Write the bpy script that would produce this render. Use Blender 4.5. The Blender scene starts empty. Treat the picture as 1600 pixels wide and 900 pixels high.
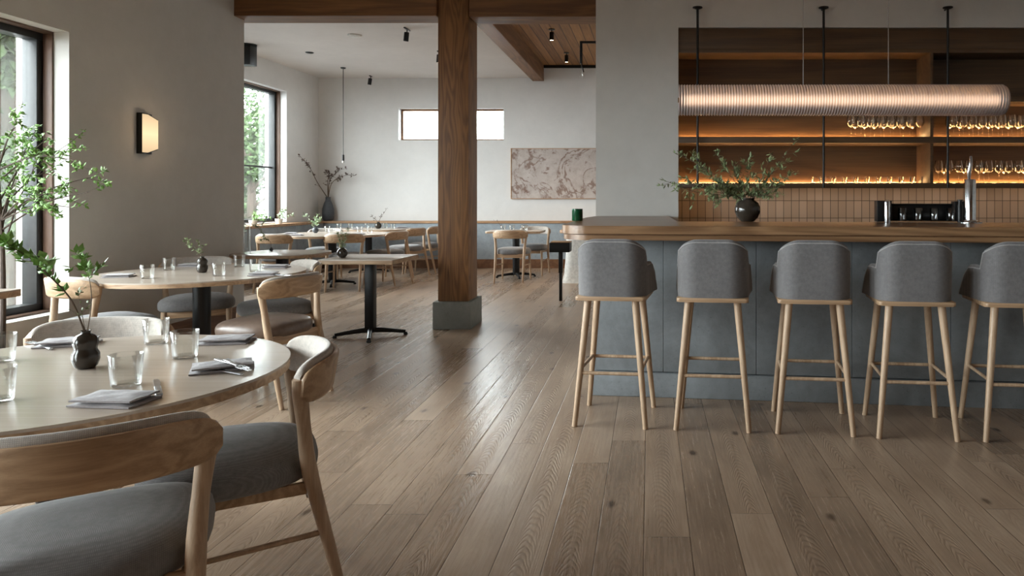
import bpy, bmesh, math, random
from mathutils import Vector, Matrix
PI = math.pi
sc = bpy.context.scene
COL = sc.collection
# ------------------------------------------------------------------ camera, sky, exposure
H, F, CX, CY = 1.25, 1120.0, 1015.0, 310.0
cam_data = bpy.data.cameras.new('camera')
cam = bpy.data.objects.new('camera', cam_data); COL.objects.link(cam)
cam.location = (0, 0, H); cam.rotation_euler = (PI/2, 0, 0)
cam_data.sensor_width = 36; cam_data.lens = F/1600*36
cam_data.shift_x = (800-CX)/1600; cam_data.shift_y = -(450-CY)/1600
cam_data.clip_start = .02
sc.camera = cam
sc.view_settings.view_transform = 'Standard'; sc.view_settings.look = 'None'
sc.view_settings.gamma = 1; sc.view_settings.use_curve_mapping = False
sc.view_settings.exposure = 0.45
sc.cycles.use_denoising = True
sc.cycles.max_bounces = 10; sc.cycles.diffuse_bounces = 5; sc.cycles.glossy_bounces = 4
sc.cycles.transparent_max_bounces = 24; sc.cycles.transmission_bounces = 8
sc.cycles.sample_clamp_indirect = 6; sc.cycles.caustics_reflective = False; sc.cycles.caustics_refractive = False
SKY = 20
w = bpy.data.worlds.new('sky'); sc.world = w; w.use_nodes = True
nt = w.node_tree; nt.nodes.clear()
wo = nt.nodes.new('ShaderNodeOutputWorld'); wb = nt.nodes.new('ShaderNodeBackground')
wb.inputs[0].default_value = (.93, .965, 1, 1); wb.inputs[1].default_value = SKY
nt.links.new(wb.outputs[0], wo.inputs[0])
def portal(x, y0, y1, z0, z1):
    l = bpy.data.lights.new('window_portal', 'AREA'); l.shape = 'RECTANGLE'; l.size = z1-z0; l.size_y = y1-y0
    l.cycles.is_portal = True
    o = bpy.data.objects.new('window_portal', l); COL.objects.link(o)
    o.location = (x, (y0+y1)/2, (z0+z1)/2); o.rotation_euler = (0, -PI/2, 0)
# ------------------------------------------------------------------ layout
LW = -3.96                 # left wall of the front room
WIN_ADDED = (-1.3, .6, .48, 2.385)  # unseen window added to light the foreground and the stool backs
LW2 = -6.03                # left wall of the back room
BW = 13.05                 # back wall
CEIL = 3.44; WCEIL = 3.67
RW = 4.5; NW = -2.6        # right wall, wall behind the camera
WIN1 = (1.3, 4.89, .48, 2.385)
WIN2 = (8.55, 11.91, .865, 3.03)
WIN3 = (-4.57, -2.66, 2.31, 2.89)   # x0,x1,z0,z1 high window in the back wall
portal(LW-.3, WIN1[0], WIN1[1], WIN1[2], WIN1[3])
portal(LW-.3, WIN_ADDED[0], WIN_ADDED[1], WIN_ADDED[2], WIN_ADDED[3])
portal(LW2-.3, WIN2[0], WIN2[1], WIN2[2], WIN2[3])
def P(px, py, Y): return Vector(((px-CX)/F*Y, Y, H-(py-CY)/F*Y))
def PZ(px, py, z):
    Y = (H-z)*F/(py-CY); return Vector(((px-CX)/F*Y, Y, z))
# ------------------------------------------------------------------ materials
def srgb(r, g, b):
    f = lambda c: (c/255/12.92) if c/255 <= .04045 else ((c/255+.055)/1.055)**2.4
    return (f(r), f(g), f(b), 1)
class NT:
    def __init__(s, name):
        s.m = bpy.data.materials.new(name); s.m.use_nodes = True; s.t = s.m.node_tree; s.t.nodes.clear()
        s.out = s.t.nodes.new('ShaderNodeOutputMaterial')
    def n(s, kind, ins=None, **kw):
        nd = s.t.nodes.new(kind)
        for k, v in kw.items(): setattr(nd, k, v)
        for k, v in (ins or {}).items():
            if isinstance(v, bpy.types.NodeSocket): s.t.links.new(v, nd.inputs[k])
            else: nd.inputs[k].default_value = v
        return nd
    def math(s, op, a, b=0.0, c=0.0):
        return s.n('ShaderNodeMath', {0: a, 1: b, 2: c}, operation=op).outputs[0]
    def mix(s, f, a, b, mode='MIX'):
        nd = s.n('ShaderNodeMix', {0: f, 6: a, 7: b}, data_type='RGBA', blend_type=mode); return nd.outputs[2]
    def ramp(s, f, pts):
        nd = s.n('ShaderNodeValToRGB', {0: f}); e = nd.color_ramp.elements
        while len(e) < len(pts): e.new(.5)
        for i, (p, c) in enumerate(pts): e[i].position = p; e[i].color = c if len(c) == 4 else (*c, 1)
        return nd.outputs[0]
    def coord(s, kind='Object', scale=(1, 1, 1)):
        tc = s.n('ShaderNodeTexCoord'); return s.n('ShaderNodeMapping', {0: tc.outputs[kind], 3: scale}).outputs[0]
    def noise(s, vec, scale, detail=4, rough=.5, dist=0):
        return s.n('ShaderNodeTexNoise', {'Vector': vec, 'Scale': scale, 'Detail': detail, 'Roughness': rough, 'Distortion': dist}).outputs[0]
    def bump(s, h, strength=.2, dist=.01):
        return s.n('ShaderNodeBump', {'Height': h, 'Strength': strength, 'Distance': dist}).outputs[0]
    def surf(s, color, rough=.5, bump=None, **kw):
        ins = {'Base Color': color, 'Roughness': rough}
        if bump is not None: ins['Normal'] = bump
        ins.update(kw)
        b = s.n('ShaderNodeBsdfPrincipled', ins); s.t.links.new(b.outputs[0], s.out.inputs[0]); return s.m
    def done(s, sh): s.t.links.new(sh, s.out.inputs[0]); return s.m
def plaster(name, c, amt=.10, rough=.9, scale=1.0):
    N = NT(name); v = N.coord()
    n1 = N.noise(v, 1.3*scale, 6, .6, .5); n2 = N.noise(v, 9*scale, 5, .6)
    f = N.math('ADD', N.math('MULTIPLY', n1, .7), N.math('MULTIPLY', n2, .3))
    lo = tuple(x*(1-amt*1.4) for x in c[:3])+(1,); hi = tuple(min(1, x*(1+amt)) for x in c[:3])+(1,)
    return N.surf(N.ramp(f, [(.3, lo), (.7, hi)]), rough, N.bump(N.noise(v, 14*scale, 6, .6), .12, .02))
def concrete(name, c, rough=.75):
    N = NT(name); v = N.coord()
    n1 = N.noise(v, 2.2, 8, .65, 1.0); n2 = N.noise(v, 16, 6, .7); n3 = N.noise(v, 60, 3, .6)
    f = N.math('ADD', N.math('MULTIPLY', n1, .65), N.math('MULTIPLY', n2, .35))
    lo = tuple(x*.66 for x in c[:3])+(1,); hi = tuple(min(1, x*1.28) for x in c[:3])+(1,)
    col = N.ramp(f, [(.32, lo), (.5, c), (.68, hi)])
    pits = N.ramp(n3, [(.28, (.35, .35, .35)), (.36, (1, 1, 1))])
    return N.surf(N.mix(.6, col, pits, 'MULTIPLY'), rough, N.bump(n2, .25, .01))
def wood(name, dark, light, axis='Z', k=1.0, rough=.5, line=26.0, contrast=1.0, gloss=.5, bs=.15):
    N = NT(name)
    s = {'X': (.10*k, 1*k, 1*k), 'Y': (1*k, .10*k, 1*k), 'Z': (1*k, 1*k, .10*k)}[axis]
    v = N.coord('Object', s)
    low = N.noise(v, 3.2, 2, .45, .3)
    cont = N.math('SINE', N.math('MULTIPLY', low, line*PI))
    cont = N.math('MULTIPLY_ADD', cont, .5, .5)
    s2 = tuple(a*(.25 if a < .2*k else 1) for a in s); v2 = N.coord('Object', s2)
    fine = N.noise(v2, 60, 5, .65)
    f = N.math('ADD', N.math('MULTIPLY', cont, .38*contrast), N.math('MULTIPLY', fine, .62))
    f = N.math('ADD', f, N.math('MULTIPLY', N.math('SUBTRACT', low, .5), .5))
    col = N.ramp(f, [(.2, dark), (.78, light)])
    return N.surf(col, rough, N.bump(f, bs, .004), **{'Specular IOR Level': gloss})
def fabric(name, c, scale=1.0):
    N = NT(name); v = N.coord('Object', (scale, scale, scale))
    wv = N.n('ShaderNodeTexWave', {'Vector': v, 'Scale': 150, 'Distortion': 1.5, 'Detail': 2}, bands_direction='X').outputs[1]
    wv2 = N.n('ShaderNodeTexWave', {'Vector': v, 'Scale': 150, 'Distortion': 1.5, 'Detail': 2}, bands_direction='Z').outputs[1]
    n = N.noise(v, 90, 5, .75); n2 = N.noise(v, 5, 3, .5)
    f = N.math('ADD', N.math('MULTIPLY', N.math('MULTIPLY', wv, wv2), .25), N.math('ADD', N.math('MULTIPLY', n, .55), N.math('MULTIPLY', n2, .3)))
    lo = tuple(x*.6 for x in c[:3])+(1,); hi = tuple(min(1, x*1.45) for x in c[:3])+(1,)
    return N.surf(N.ramp(f, [(.25, lo), (.75, hi)]), .92, N.bump(f, .3, .003), **{'Sheen Weight': .25, 'Sheen Roughness': .5})
def plain(name, c, rough=.5, metal=0.0, bumpy=0.0, **kw):
    N = NT(name); v = N.coord(); n = N.noise(v, 30, 4)
    hi = tuple(min(1, x*1.12) for x in c[:3])+(1,); lo = tuple(x*.88 for x in c[:3])+(1,)
    return N.surf(N.ramp(n, [(.35, lo), (.65, hi)]), rough, N.bump(n, bumpy, .005) if bumpy else None, Metallic=metal, **kw)
def emis(name, c, s):
    N = NT(name); return N.done(N.n('ShaderNodeEmission', {0: c, 1: s}).outputs[0])
def glass(name, tint=(1, 1, 1, 1), refl=.9, edge=.35, rough=.02, dark=.45):
    N = NT(name)
    lw = N.n('ShaderNodeLayerWeight', {'Blend': edge}); fr = N.n('ShaderNodeFresnel', {'IOR': 1.45}).outputs[0]
    tr = N.n('ShaderNodeBsdfTransparent', {0: N.mix(N.math('POWER', lw.outputs['Facing'], 5.0), tint, tuple(c*dark for c in tint[:3])+(1,))}).outputs[0]
    gl = N.n('ShaderNodeBsdfGlossy', {0: (1, 1, 1, 1), 'Roughness': rough}).outputs[0]
    f = N.math('MULTIPLY', N.math('ADD', fr, N.math('MULTIPLY', N.math('POWER', lw.outputs['Facing'], 4.0), .2)), refl)
    return N.done(N.n('ShaderNodeMixShader', {0: f, 1: tr, 2: gl}).outputs[0])
M = {}
M['wall'] = plaster('wall_plaster', srgb(196, 194, 190), .06)
M['wall_back'] = plaster('pale_plaster', srgb(218, 216, 214), .05)
M['ceiling'] = plaster('ceiling_plaster', srgb(208, 202, 198), .05)
M['concrete'] = concrete('bar_concrete', srgb(116, 120, 123))
M['wainscot'] = concrete('wainscot_concrete', srgb(150, 158, 164))
M['base_concrete'] = concrete('column_base_concrete', srgb(120, 120, 114))
M['timber'] = wood('fir_timber_upright', srgb(92, 59, 34), srgb(144, 101, 60), 'Z', 2.2, .6, 26, .8)
M['timber_x'] = wood('fir_timber_cross', srgb(92, 59, 34), srgb(144, 101, 60), 'X', 2.0, .6, 12, .5)
M['timber_y'] = wood('fir_timber_long', srgb(104, 72, 46), srgb(150, 108, 74), 'Y', 1.6, .6, 12, .6)
M['casing'] = wood('window_casing_wood', srgb(84, 62, 50), srgb(122, 94, 76), 'Z', 2, .5, 8, .4)
M['oak'] = wood('pale_oak', srgb(158, 130, 104), srgb(206, 180, 152), 'Z', 5, .45, 10, .5)
M['oak_x'] = wood('pale_oak_rail', srgb(150, 120, 92), srgb(194, 164, 132), 'X', 4, .45, 14, .8)
M['ledge'] = wood('oak_ledge', srgb(150, 112, 80), srgb(196, 158, 120), 'X', 3, .5, 10, .5)
M['bartop'] = wood('bar_top_oak', srgb(98, 70, 48), srgb(152, 118, 86), 'X', 1.6, .28, 14, .7)
M['skirting'] = wood('skirting_wood', srgb(96, 62, 38), srgb(140, 98, 66), 'Y', 2, .55, 8, .5)
M['cabinet'] = wood('cabinet_wood', srgb(64, 44, 28), srgb(104, 78, 50), 'X', 1.5, .5, 10, .4)
M['tabletop'] = wood('table_surface', srgb(178, 164, 150), srgb(200, 188, 176), 'X', 1.2, .2, 5, .2, bs=.02)
M['seat'] = fabric('seat_leatherette', srgb(116, 114, 114), .6)
M['seat_brown'] = plain('brown_leather', srgb(104, 88, 78), .35, 0, .1)
M['pad'] = fabric('back_pad_fabric', srgb(176, 168, 160), .6)
M['stoolfab'] = fabric('stool_wool', srgb(106, 104, 105), .55)
M['piping'] = fabric('stool_piping', srgb(150, 148, 148), .55)
M['black'] = plain('black_metal', srgb(17, 17, 18), .4, .3)
M['darkframe'] = plain('window_frame_black', srgb(34, 35, 36), .45)
M['steel'] = plain('brushed_steel', srgb(190, 192, 196), .18, 1.0)
M['cutlery'] = plain('cutlery_steel', srgb(200, 202, 206), .32, 1.0)
M['vase'] = plain('dark_ceramic_glaze', srgb(52, 46, 40), .14, 0, .15)
M['vase_grey'] = plain('grey_ceramic', srgb(70, 74, 80), .5, 0, .15)
M['napkin'] = fabric('napkin_linen', srgb(138, 132, 134), 1.0)
M['glass'] = glass('clear_glass', (.985, .99, .985, 1), .6, .5)
M['wglass'] = glass('wine_glass', (1, .99, .97, 1), .7, .5, .02, .6)
M['jar'] = glass('thick_clear_glass', (.97, .98, .98, 1), 1.6, .6)
M['pane'] = glass('window_pane', (.97, 1, .99, 1), .5, .2)
M['green_glass'] = glass('green_glass', (.02, .22, .12, 1), .8)
M['leaf'] = plain('leaf_green', srgb(118, 156, 80), .5, 0, 0, **{'Subsurface Weight': 0.0})
M['leaf_olive'] = plain('leaf_olive', srgb(124, 138, 98), .55)
M['leaf_pale'] = plain('leaf_pale', srgb(150, 168, 132), .55)
M['leaf_dark'] = plain('leaf_dry', srgb(84, 66, 58), .6)
M['stem'] = plain('twig_bark', srgb(92, 76, 62), .8, 0, .3)
M['trunk'] = plain('tree_bark', srgb(74, 62, 54), .9, 0, .5)
M['out_leaf'] = plain('outdoor_leaf', srgb(52, 74, 34), .8)
M['out_wall'] = plaster('outdoor_brick_pale', srgb(120, 112, 106))
M['paving'] = plaster('outdoor_paving', srgb(90, 92, 94))
M['white'] = plain('white_paint', srgb(215, 213, 208), .6)
N = NT('sconce_glow'); zz_ = N.n('ShaderNodeSeparateXYZ', {0: N.coord()}).outputs[2]
M['sconce_glass'] = N.done(N.n('ShaderNodeEmission', {0: (1, .72, .42, 1), 1: N.math('SUBTRACT', .98, N.math('MULTIPLY', N.math('ABSOLUTE', zz_), 2.4))}).outputs[0])
M['led'] = emis('shelf_led', (1, .56, .22, 1), 58)
M['led_soft'] = emis('under_shelf_led', (1, .55, .24, 1), 15)
M['core'] = emis('pendant_tube_glow', (1, .66, .43, 1), 1.5)
M['spotglow'] = emis('spot_glow', (1, .72, .4, 1), 14)
# ribbed glass of the pendant, light and shade of the ribs painted as stripes
N = NT('ribbed_glass')
sx_ = N.n('ShaderNodeSeparateXYZ', {0: N.coord()}).outputs[0]
st = N.math('MULTIPLY_ADD', N.math('SINE', N.math('MULTIPLY', sx_, 2*PI/.0195)), .5, .5)
vr = N.noise(N.coord('Object', (1, 0, 0)), 22, 3, .6)
a = N.n('ShaderNodeBsdfRefraction', {0: N.mix(st, (.62, .58, .58, 1), (1, .98, 1, 1)), 'Roughness': .62, 'IOR': 1.4}).outputs[0]
b = N.n('ShaderNodeBsdfPrincipled', {'Base Color': N.mix(st, (.34, .31, .32, 1), (.82, .78, .82, 1)), 'Roughness': .3}).outputs[0]
M['ribbed'] = N.done(N.n('ShaderNodeMixShader', {0: N.math('ADD', .22, N.math('MULTIPLY', vr, .4)), 1: a, 2: b}).outputs[0])
# floor planks
N = NT('oak_floor_planks')
g = N.n('ShaderNodeNewGeometry').outputs['Position']; sp = N.n('ShaderNodeSeparateXYZ', {0: g}); X, Y = sp.outputs[0], sp.outputs[1]
PW = .171; PL = 2.7
u = N.math('ADD', N.math('DIVIDE', X, PW), 40.12); row = N.math('FLOOR', u); fu = N.math('SUBTRACT', u, row)
r1 = N.n('ShaderNodeTexWhiteNoise', {1: row}, noise_dimensions='1D').outputs[0]
vv = N.math('ADD', N.math('DIVIDE', Y, PL), N.math('MULTIPLY', r1, 7.0)); cl = N.math('FLOOR', vv); fv = N.math('SUBTRACT', vv, cl)
idv = N.n('ShaderNodeCombineXYZ', {0: row, 1: cl, 2: 3.0}).outputs[0]
wn = N.n('ShaderNodeTexWhiteNoise', {0: idv}, noise_dimensions='3D'); rid = wn.outputs[0]
off = N.math('MULTIPLY', rid, 60.0)
vc = N.n('ShaderNodeCombineXYZ', {0: N.math('MULTIPLY', X, 6.5), 1: N.math('MULTIPLY', Y, .42), 2: off}).outputs[0]
low = N.noise(vc, 1.35, 1.6, .35, .15)
cont = N.math('MULTIPLY_ADD', N.math('SINE', N.math('MULTIPLY', low, 95.0)), .5, .5)
vf = N.n('ShaderNodeCombineXYZ', {0: N.math('MULTIPLY', X, 60), 1: N.math('MULTIPLY', Y, 2.2), 2: off}).outputs[0]
fine = N.noise(vf, 1.6, 6, .7)
vm = N.n('ShaderNodeCombineXYZ', {0: N.math('MULTIPLY', X, 3), 1: N.math('MULTIPLY', Y, 1.2), 2: off}).outputs[0]
mid = N.noise(vm, 1.5, 4, .6)
cu = N.math('ADD', N.math('SUBTRACT', fu, .5), N.math('MULTIPLY', N.math('SUBTRACT', mid, .5), .55))
ph = N.math('ADD', N.math('MULTIPLY', Y, 21.0), N.math('ADD', N.math('MULTIPLY', N.math('MULTIPLY', cu, cu), 46.0), N.math('MULTIPLY', low, 9.0)))
arch = N.math('MULTIPLY_ADD', N.math('SINE', N.math('MULTIPLY', ph, 2*PI)), .5, .5)
am = N.n('ShaderNodeMapRange', {0: N.math('SUBTRACT', .30, N.math('ABSOLUTE', cu)), 1: 0.0, 2: .22, 3: 0.0, 4: 1.0}).outputs[0]
pm = N.ramp(N.n('ShaderNodeTexWhiteNoise', {0: N.n('ShaderNodeCombineXYZ', {0: row, 1: cl, 2: 9.0}).outputs[0]}, noise_dimensions='3D').outputs[0], [(.25, (.15, .15, .15)), (.6, (1, 1, 1))])
sharp = N.math('ADD', N.math('MULTIPLY', N.math('MULTIPLY', N.math('POWER', arch, 2.0), am), N.math('MULTIPLY', pm, 1.1)), N.math('MULTIPLY', N.math('POWER', cont, 2.5), .22))
f = N.math('ADD', N.math('MULTIPLY_ADD', fine, .42, .06), N.math('SUBTRACT', N.math('MULTIPLY', mid, .45), N.math('MULTIPLY', sharp, .085)))
f = N.math('ADD', f, N.math('MULTIPLY', N.math('SUBTRACT', rid, .5), .18))
col = N.ramp(f, [(.22, srgb(108, 90, 74)), (.5, srgb(150, 128, 108)), (.75, srgb(182, 162, 142))])
kn = N.n('ShaderNodeTexVoronoi', {'Vector': N.n('ShaderNodeCombineXYZ', {0: N.math('MULTIPLY', X, 2.0), 1: N.math('MULTIPLY', Y, 1.1), 2: 0.0}).outputs[0], 'Scale': 1.0}, voronoi_dimensions='2D').outputs[0]
km = N.ramp(N.math('ADD', kn, N.math('MULTIPLY', N.math('SUBTRACT', fine, .5), .05)), [(.018, (.32, .29, .27)), (.05, (1, 1, 1))])
col = N.mix(1.0, col, km, 'MULTIPLY')
du = N.math('MULTIPLY', N.math('MINIMUM', fu, N.math('SUBTRACT', 1.0, fu)), PW)
dv = N.math('MULTIPLY', N.math('MINIMUM', fv, N.math('SUBTRACT', 1.0, fv)), PL)
gap = N.math('MINIMUM', du, dv)
gm = N.ramp(N.math('MULTIPLY', gap, 100.0), [(.06, (.3, .28, .26)), (.22, (1, 1, 1))])
col = N.mix(1.0, col, gm, 'MULTIPLY')
hgt = N.math('ADD', N.math('MULTIPLY', sharp, -.6), N.math('ADD', N.math('MULTIPLY', fine, .5), N.math('MINIMUM', N.math('MULTIPLY', gap, 300.0), 1.0)))
rg = N.math('ADD', .2, N.math('ADD', N.math('MULTIPLY', fine, .12), N.math('MULTIPLY', rid, .06)))
M['floor'] = N.surf(col, rg, N.bump(hgt, .3, .003))
# ceiling boards
N = NT('ceiling_boards'); v = N.coord(); sp = N.n('ShaderNodeSeparateXYZ', {0: v})
u = N.math('DIVIDE', sp.outputs[0], .14); row = N.math('FLOOR', u); fu = N.math('SUBTRACT', u, row)
rid = N.n('ShaderNodeTexWhiteNoise', {1: row}, noise_dimensions='1D').outputs[0]
vf = N.n('ShaderNodeCombineXYZ', {0: N.math('MULTIPLY', sp.outputs[0], 20), 1: N.math('MULTIPLY', sp.outputs[1], 1.2), 2: N.math('MULTIPLY', rid, 30)}).outputs[0]
f = N.math('ADD', N.math('MULTIPLY', N.noise(vf, 1.5, 5, .6), .7), N.math('MULTIPLY', rid, .3))
col = N.ramp(f, [(.25, srgb(108, 72, 38)), (.75, srgb(170, 122, 70))])
gm = N.ramp(N.math('MINIMUM', fu, N.math('SUBTRACT', 1.0, fu)), [(.02, (.25, .22, .2)), (.07, (1, 1, 1))])
M['boards'] = N.surf(N.mix(1.0, col, gm, 'MULTIPLY'), .6)
# wall tiles
N = NT('glazed_tiles'); v = N.coord(); sp = N.n('ShaderNodeSeparateXYZ', {0: v})
TWD, THT, TZ0 = .0772, .172, 1.055
u = N.math('DIVIDE', N.math('ADD', sp.outputs[0], 3.0), TWD); t = N.math('DIVIDE', N.math('SUBTRACT', sp.outputs[2], TZ0-THT*4), THT)
ru, rt = N.math('FLOOR', u), N.math('FLOOR', t); fu, ft = N.math('SUBTRACT', u, ru), N.math('SUBTRACT', t, rt)
rid = N.n('ShaderNodeTexWhiteNoise', {0: N.n('ShaderNodeCombineXYZ', {0: ru, 1: rt, 2: 0.0}).outputs[0]}, noise_dimensions='3D').outputs[0]
d = N.math('MINIMUM', N.math('MULTIPLY', N.math('MINIMUM', fu, N.math('SUBTRACT', 1.0, fu)), TWD), N.math('MULTIPLY', N.math('MINIMUM', ft, N.math('SUBTRACT', 1.0, ft)), THT))
gm = N.ramp(N.math('MULTIPLY', d, 100.0), [(.18, (0, 0, 0)), (.34, (1, 1, 1))])
tc_ = N.ramp(rid, [(0, srgb(150, 134, 118)), (1, srgb(168, 152, 136))])
M['tile'] = N.surf(N.mix(gm, srgb(60, 50, 44), tc_), .3, N.bump(gm, .4, .003))
# artwork
N = NT('blossom_print'); v = N.coord()
n1 = N.noise(v, 3.5, 8, .7, 1.5)
lines = N.math('ABSOLUTE', N.math('SUBTRACT', N.noise(v, 1.7, 4, .55, 1.2), .5))
n2 = N.noise(v, 9, 5, .7)
m1 = N.ramp(N.math('ADD', lines, N.math('MULTIPLY', N.math('SUBTRACT', n2, .45), .16)), [(.012, (1, 1, 1)), (.04, (0, 0, 0))])
blob = N.ramp(N.math('ADD', N.math('MULTIPLY', n1, .6), N.math('MULTIPLY', n2, .5)), [(.60, (0, 0, 0)), (.68, (1, 1, 1))])
bg = N.ramp(N.noise(v, 6, 7, .7, .5), [(.3, srgb(168, 154, 146)), (.7, srgb(196, 186, 180))])
col = N.mix(N.math('MULTIPLY', m1, .8), bg, srgb(120, 92, 78)); col = N.mix(N.math('MULTIPLY', blob, .8), col, srgb(110, 74, 58))
M['art'] = N.surf(col, .7)
# ------------------------------------------------------------------ mesh helpers
def obj(name, bm, mat, parent=None, smooth=35, loc=None):
    me = bpy.data.meshes.new(name); bmesh.ops.recalc_face_normals(bm, faces=bm.faces[:])
    bm.to_mesh(me); bm.free(); me.materials.append(mat)
    if smooth:
        for p in me.polygons: p.use_smooth = True
        me.set_sharp_from_angle(angle=math.radians(smooth))
    o = bpy.data.objects.new(name, me); COL.objects.link(o)
    if parent: o.parent = parent
    if loc: o.location = loc
    return o
def add_box(bm, x0, x1, y0, y1, z0, z1, bevel=0, seg=2):
    t = bmesh.new(); bmesh.ops.create_cube(t, size=1)
    bmesh.ops.scale(t, vec=(x1-x0, y1-y0, z1-z0), verts=t.verts)
    bmesh.ops.translate(t, vec=((x0+x1)/2, (y0+y1)/2, (z0+z1)/2), verts=t.verts)
    if bevel: bmesh.ops.bevel(t, geom=t.edges[:], offset=bevel, segments=seg, profile=.5, affect='EDGES')
    merge(bm, t)
def merge(bm, t, mat=None):
    if mat is not None: t.transform(mat)
    m = {}
    for v in t.verts: m[v] = bm.verts.new(v.co)
    for f in t.faces:
        try: bm.faces.new([m[v] for v in f.verts])
        except ValueError: pass
    t.free()
def box(x0, x1, y0, y1, z0, z1, bevel=0, seg=2):
    bm = bmesh.new(); add_box(bm, x0, x1, y0, y1, z0, z1, bevel, seg); return bm
def spline(pts, n=6):
    pts = [Vector(p) for p in pts]
    if len(pts) < 3: return pts
    out = []
    for i in range(len(pts)-1):
        p0 = pts[max(i-1, 0)]; p1 = pts[i]; p2 = pts[i+1]; p3 = pts[min(i+2, len(pts)-1)]
        for k in range(n):
            t = k/n; out.append(.5*((2*p1)+(-p0+p2)*t+(2*p0-5*p1+4*p2-p3)*t*t+(-p0+3*p1-3*p2+p3)*t**3))
    out.append(pts[-1]); return out
def add_tube(bm, pts, rad, seg=10, smooth=0, cap=True, flat=None):
    """rad: number or list; flat: (ax, factor) squash of the section"""
    n0 = len(pts)
    if smooth:
        rr = rad if isinstance(rad, (list, tuple)) else [rad]*n0
        sp4 = spline([Vector(p) for p in pts], smooth); rs = []
        N_ = len(sp4)
        for i in range(N_):
            t = i/(N_-1)*(n0-1); a = min(int(t), n0-2); f_ = t-a; rs.append(rr[a]*(1-f_)+rr[a+1]*f_)
        pts, rad = sp4, rs
    pts = [Vector(p) for p in pts]
    if not isinstance(rad, (list, tuple)): rad = [rad]*len(pts)
    rings = []; prev = None
    for i, p in enumerate(pts):
        d = (pts[min(i+1, len(pts)-1)]-pts[max(i-1, 0)]).normalized()
        if prev is None:
            ref = Vector((0, 0, 1)) if abs(d.z) < .9 else Vector((1, 0, 0)); a = d.cross(ref).normalized()
        else:
            a = prev - d*prev.dot(d); a = a.normalized() if a.length > 1e-6 else d.orthogonal().normalized()
        prev = a; b = d.cross(a)
        ring = []
        for k in range(seg):
            an = 2*PI*k/seg; o = (a*math.cos(an)+b*math.sin(an))*rad[i]
            if flat: o = Vector((o.x*flat[0], o.y*flat[1], o.z*flat[2]))
            ring.append(bm.verts.new(p+o))
        rings.append(ring)
    for i in range(len(rings)-1):
        for k in range(seg): bm.faces.new((rings[i][k], rings[i][(k+1) % seg], rings[i+1][(k+1) % seg], rings[i+1][k]))
    if cap:
        bm.faces.new(list(reversed(rings[0]))); bm.faces.new(rings[-1])
def tube(pts, rad, seg=10, smooth=0, **k):
    bm = bmesh.new(); add_tube(bm, pts, rad, seg, smooth, **k); return bm
def add_lathe(bm, prof, seg=24, c=(0, 0, 0), closed=False):
    rings = []
    for r, z in prof:
        if r < 1e-5: rings.append([bm.verts.new((c[0], c[1], c[2]+z))])
        else: rings.append([bm.verts.new((c[0]+r*math.cos(2*PI*k/seg), c[1]+r*math.sin(2*PI*k/seg), c[2]+z)) for k in range(seg)])
    pairs = list(zip(rings, rings[1:]))
    if closed: pairs.append((rings[-1], rings[0]))
    for A, B in pairs:
        for k in range(seg):
            a, b_ = A[k % len(A)], A[(k+1) % len(A)]; c_, d_ = B[(k+1) % len(B)], B[k % len(B)]
            vs = []
            for q in (a, b_, c_, d_):
                if q not in vs: vs.append(q)
            if len(vs) > 2: bm.faces.new(vs)
def lathe(prof, seg=24, **k):
    bm = bmesh.new(); add_lathe(bm, prof, seg, **k); return bm
def add_prism(bm, poly, z0, z1, bevel=0, seg=2):
    t = bmesh.new(); lo = [t.verts.new((x, y, z0)) for x, y in poly]; hi = [t.verts.new((x, y, z1)) for x, y in poly]
    t.faces.new(list(reversed(lo))); t.faces.new(hi); n = len(poly)
    for i in range(n): t.faces.new((lo[i], lo[(i+1) % n], hi[(i+1) % n], hi[i]))
    if bevel:
        es = [e for e in t.edges if abs(e.verts[0].co.z-e.verts[1].co.z) < 1e-6]
        bmesh.ops.bevel(t, geom=es, offset=bevel, segments=seg, profile=.5, affect='EDGES')
    merge(bm, t)
def prism(poly, z0, z1, bevel=0, seg=2):
    bm = bmesh.new(); add_prism(bm, poly, z0, z1, bevel, seg); return bm
def rrect(w_, d_, r, n=6, cx=0, cy=0):
    out = []
    for sx, sy, a0 in ((1, 1, 0), (-1, 1, PI/2), (-1, -1, PI), (1, -1, 1.5*PI)):
        for k in range(n+1):
            a = a0+PI/2*k/n; out.append((cx+sx*(w_/2-r)+r*math.cos(a), cy+sy*(d_/2-r)+r*math.sin(a)))
    return out
def circ(r, n=48): return [(r*math.cos(2*PI*k/n), r*math.sin(2*PI*k/n)) for k in range(n)]
def tag(o, label=None, cat=None, group=None, kind=None):
    if label: o['label'] = label
    if cat: o['category'] = cat
    if group: o['group'] = group
    if kind: o['kind'] = kind
    return o
def thing(name, label, cat, loc=(0, 0, 0), rz=0, group=None):
    o = bpy.data.objects.new(name, None); COL.objects.link(o); o.empty_display_size = .1
    o.location = loc; o.rotation_euler = (0, 0, rz); return tag(o, label, cat, group)
def copy_tree(o, parent=None):
    c = o.copy(); COL.objects.link(c)
    if parent: c.parent = parent
    for ch in list(o.children): copy_tree(ch, c)
    return c
def place(o, x, y, z=0, rz=0, label=None, group=None):
    o.location = (x, y, z); o.rotation_euler = (0, 0, rz)
    if label: o['label'] = label
    if group: o['group'] = group
    return o
used = set()
def inst(proto, *a, **k):
    if proto.name not in used: used.add(proto.name); o = proto
    else: o = copy_tree(proto)
    return place(o, *a, **k)
def struct(name, bm, mat, parent=None, smooth=0):
    o = obj(name, bm, mat, parent, smooth); o['kind'] = 'structure'; return o
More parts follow.
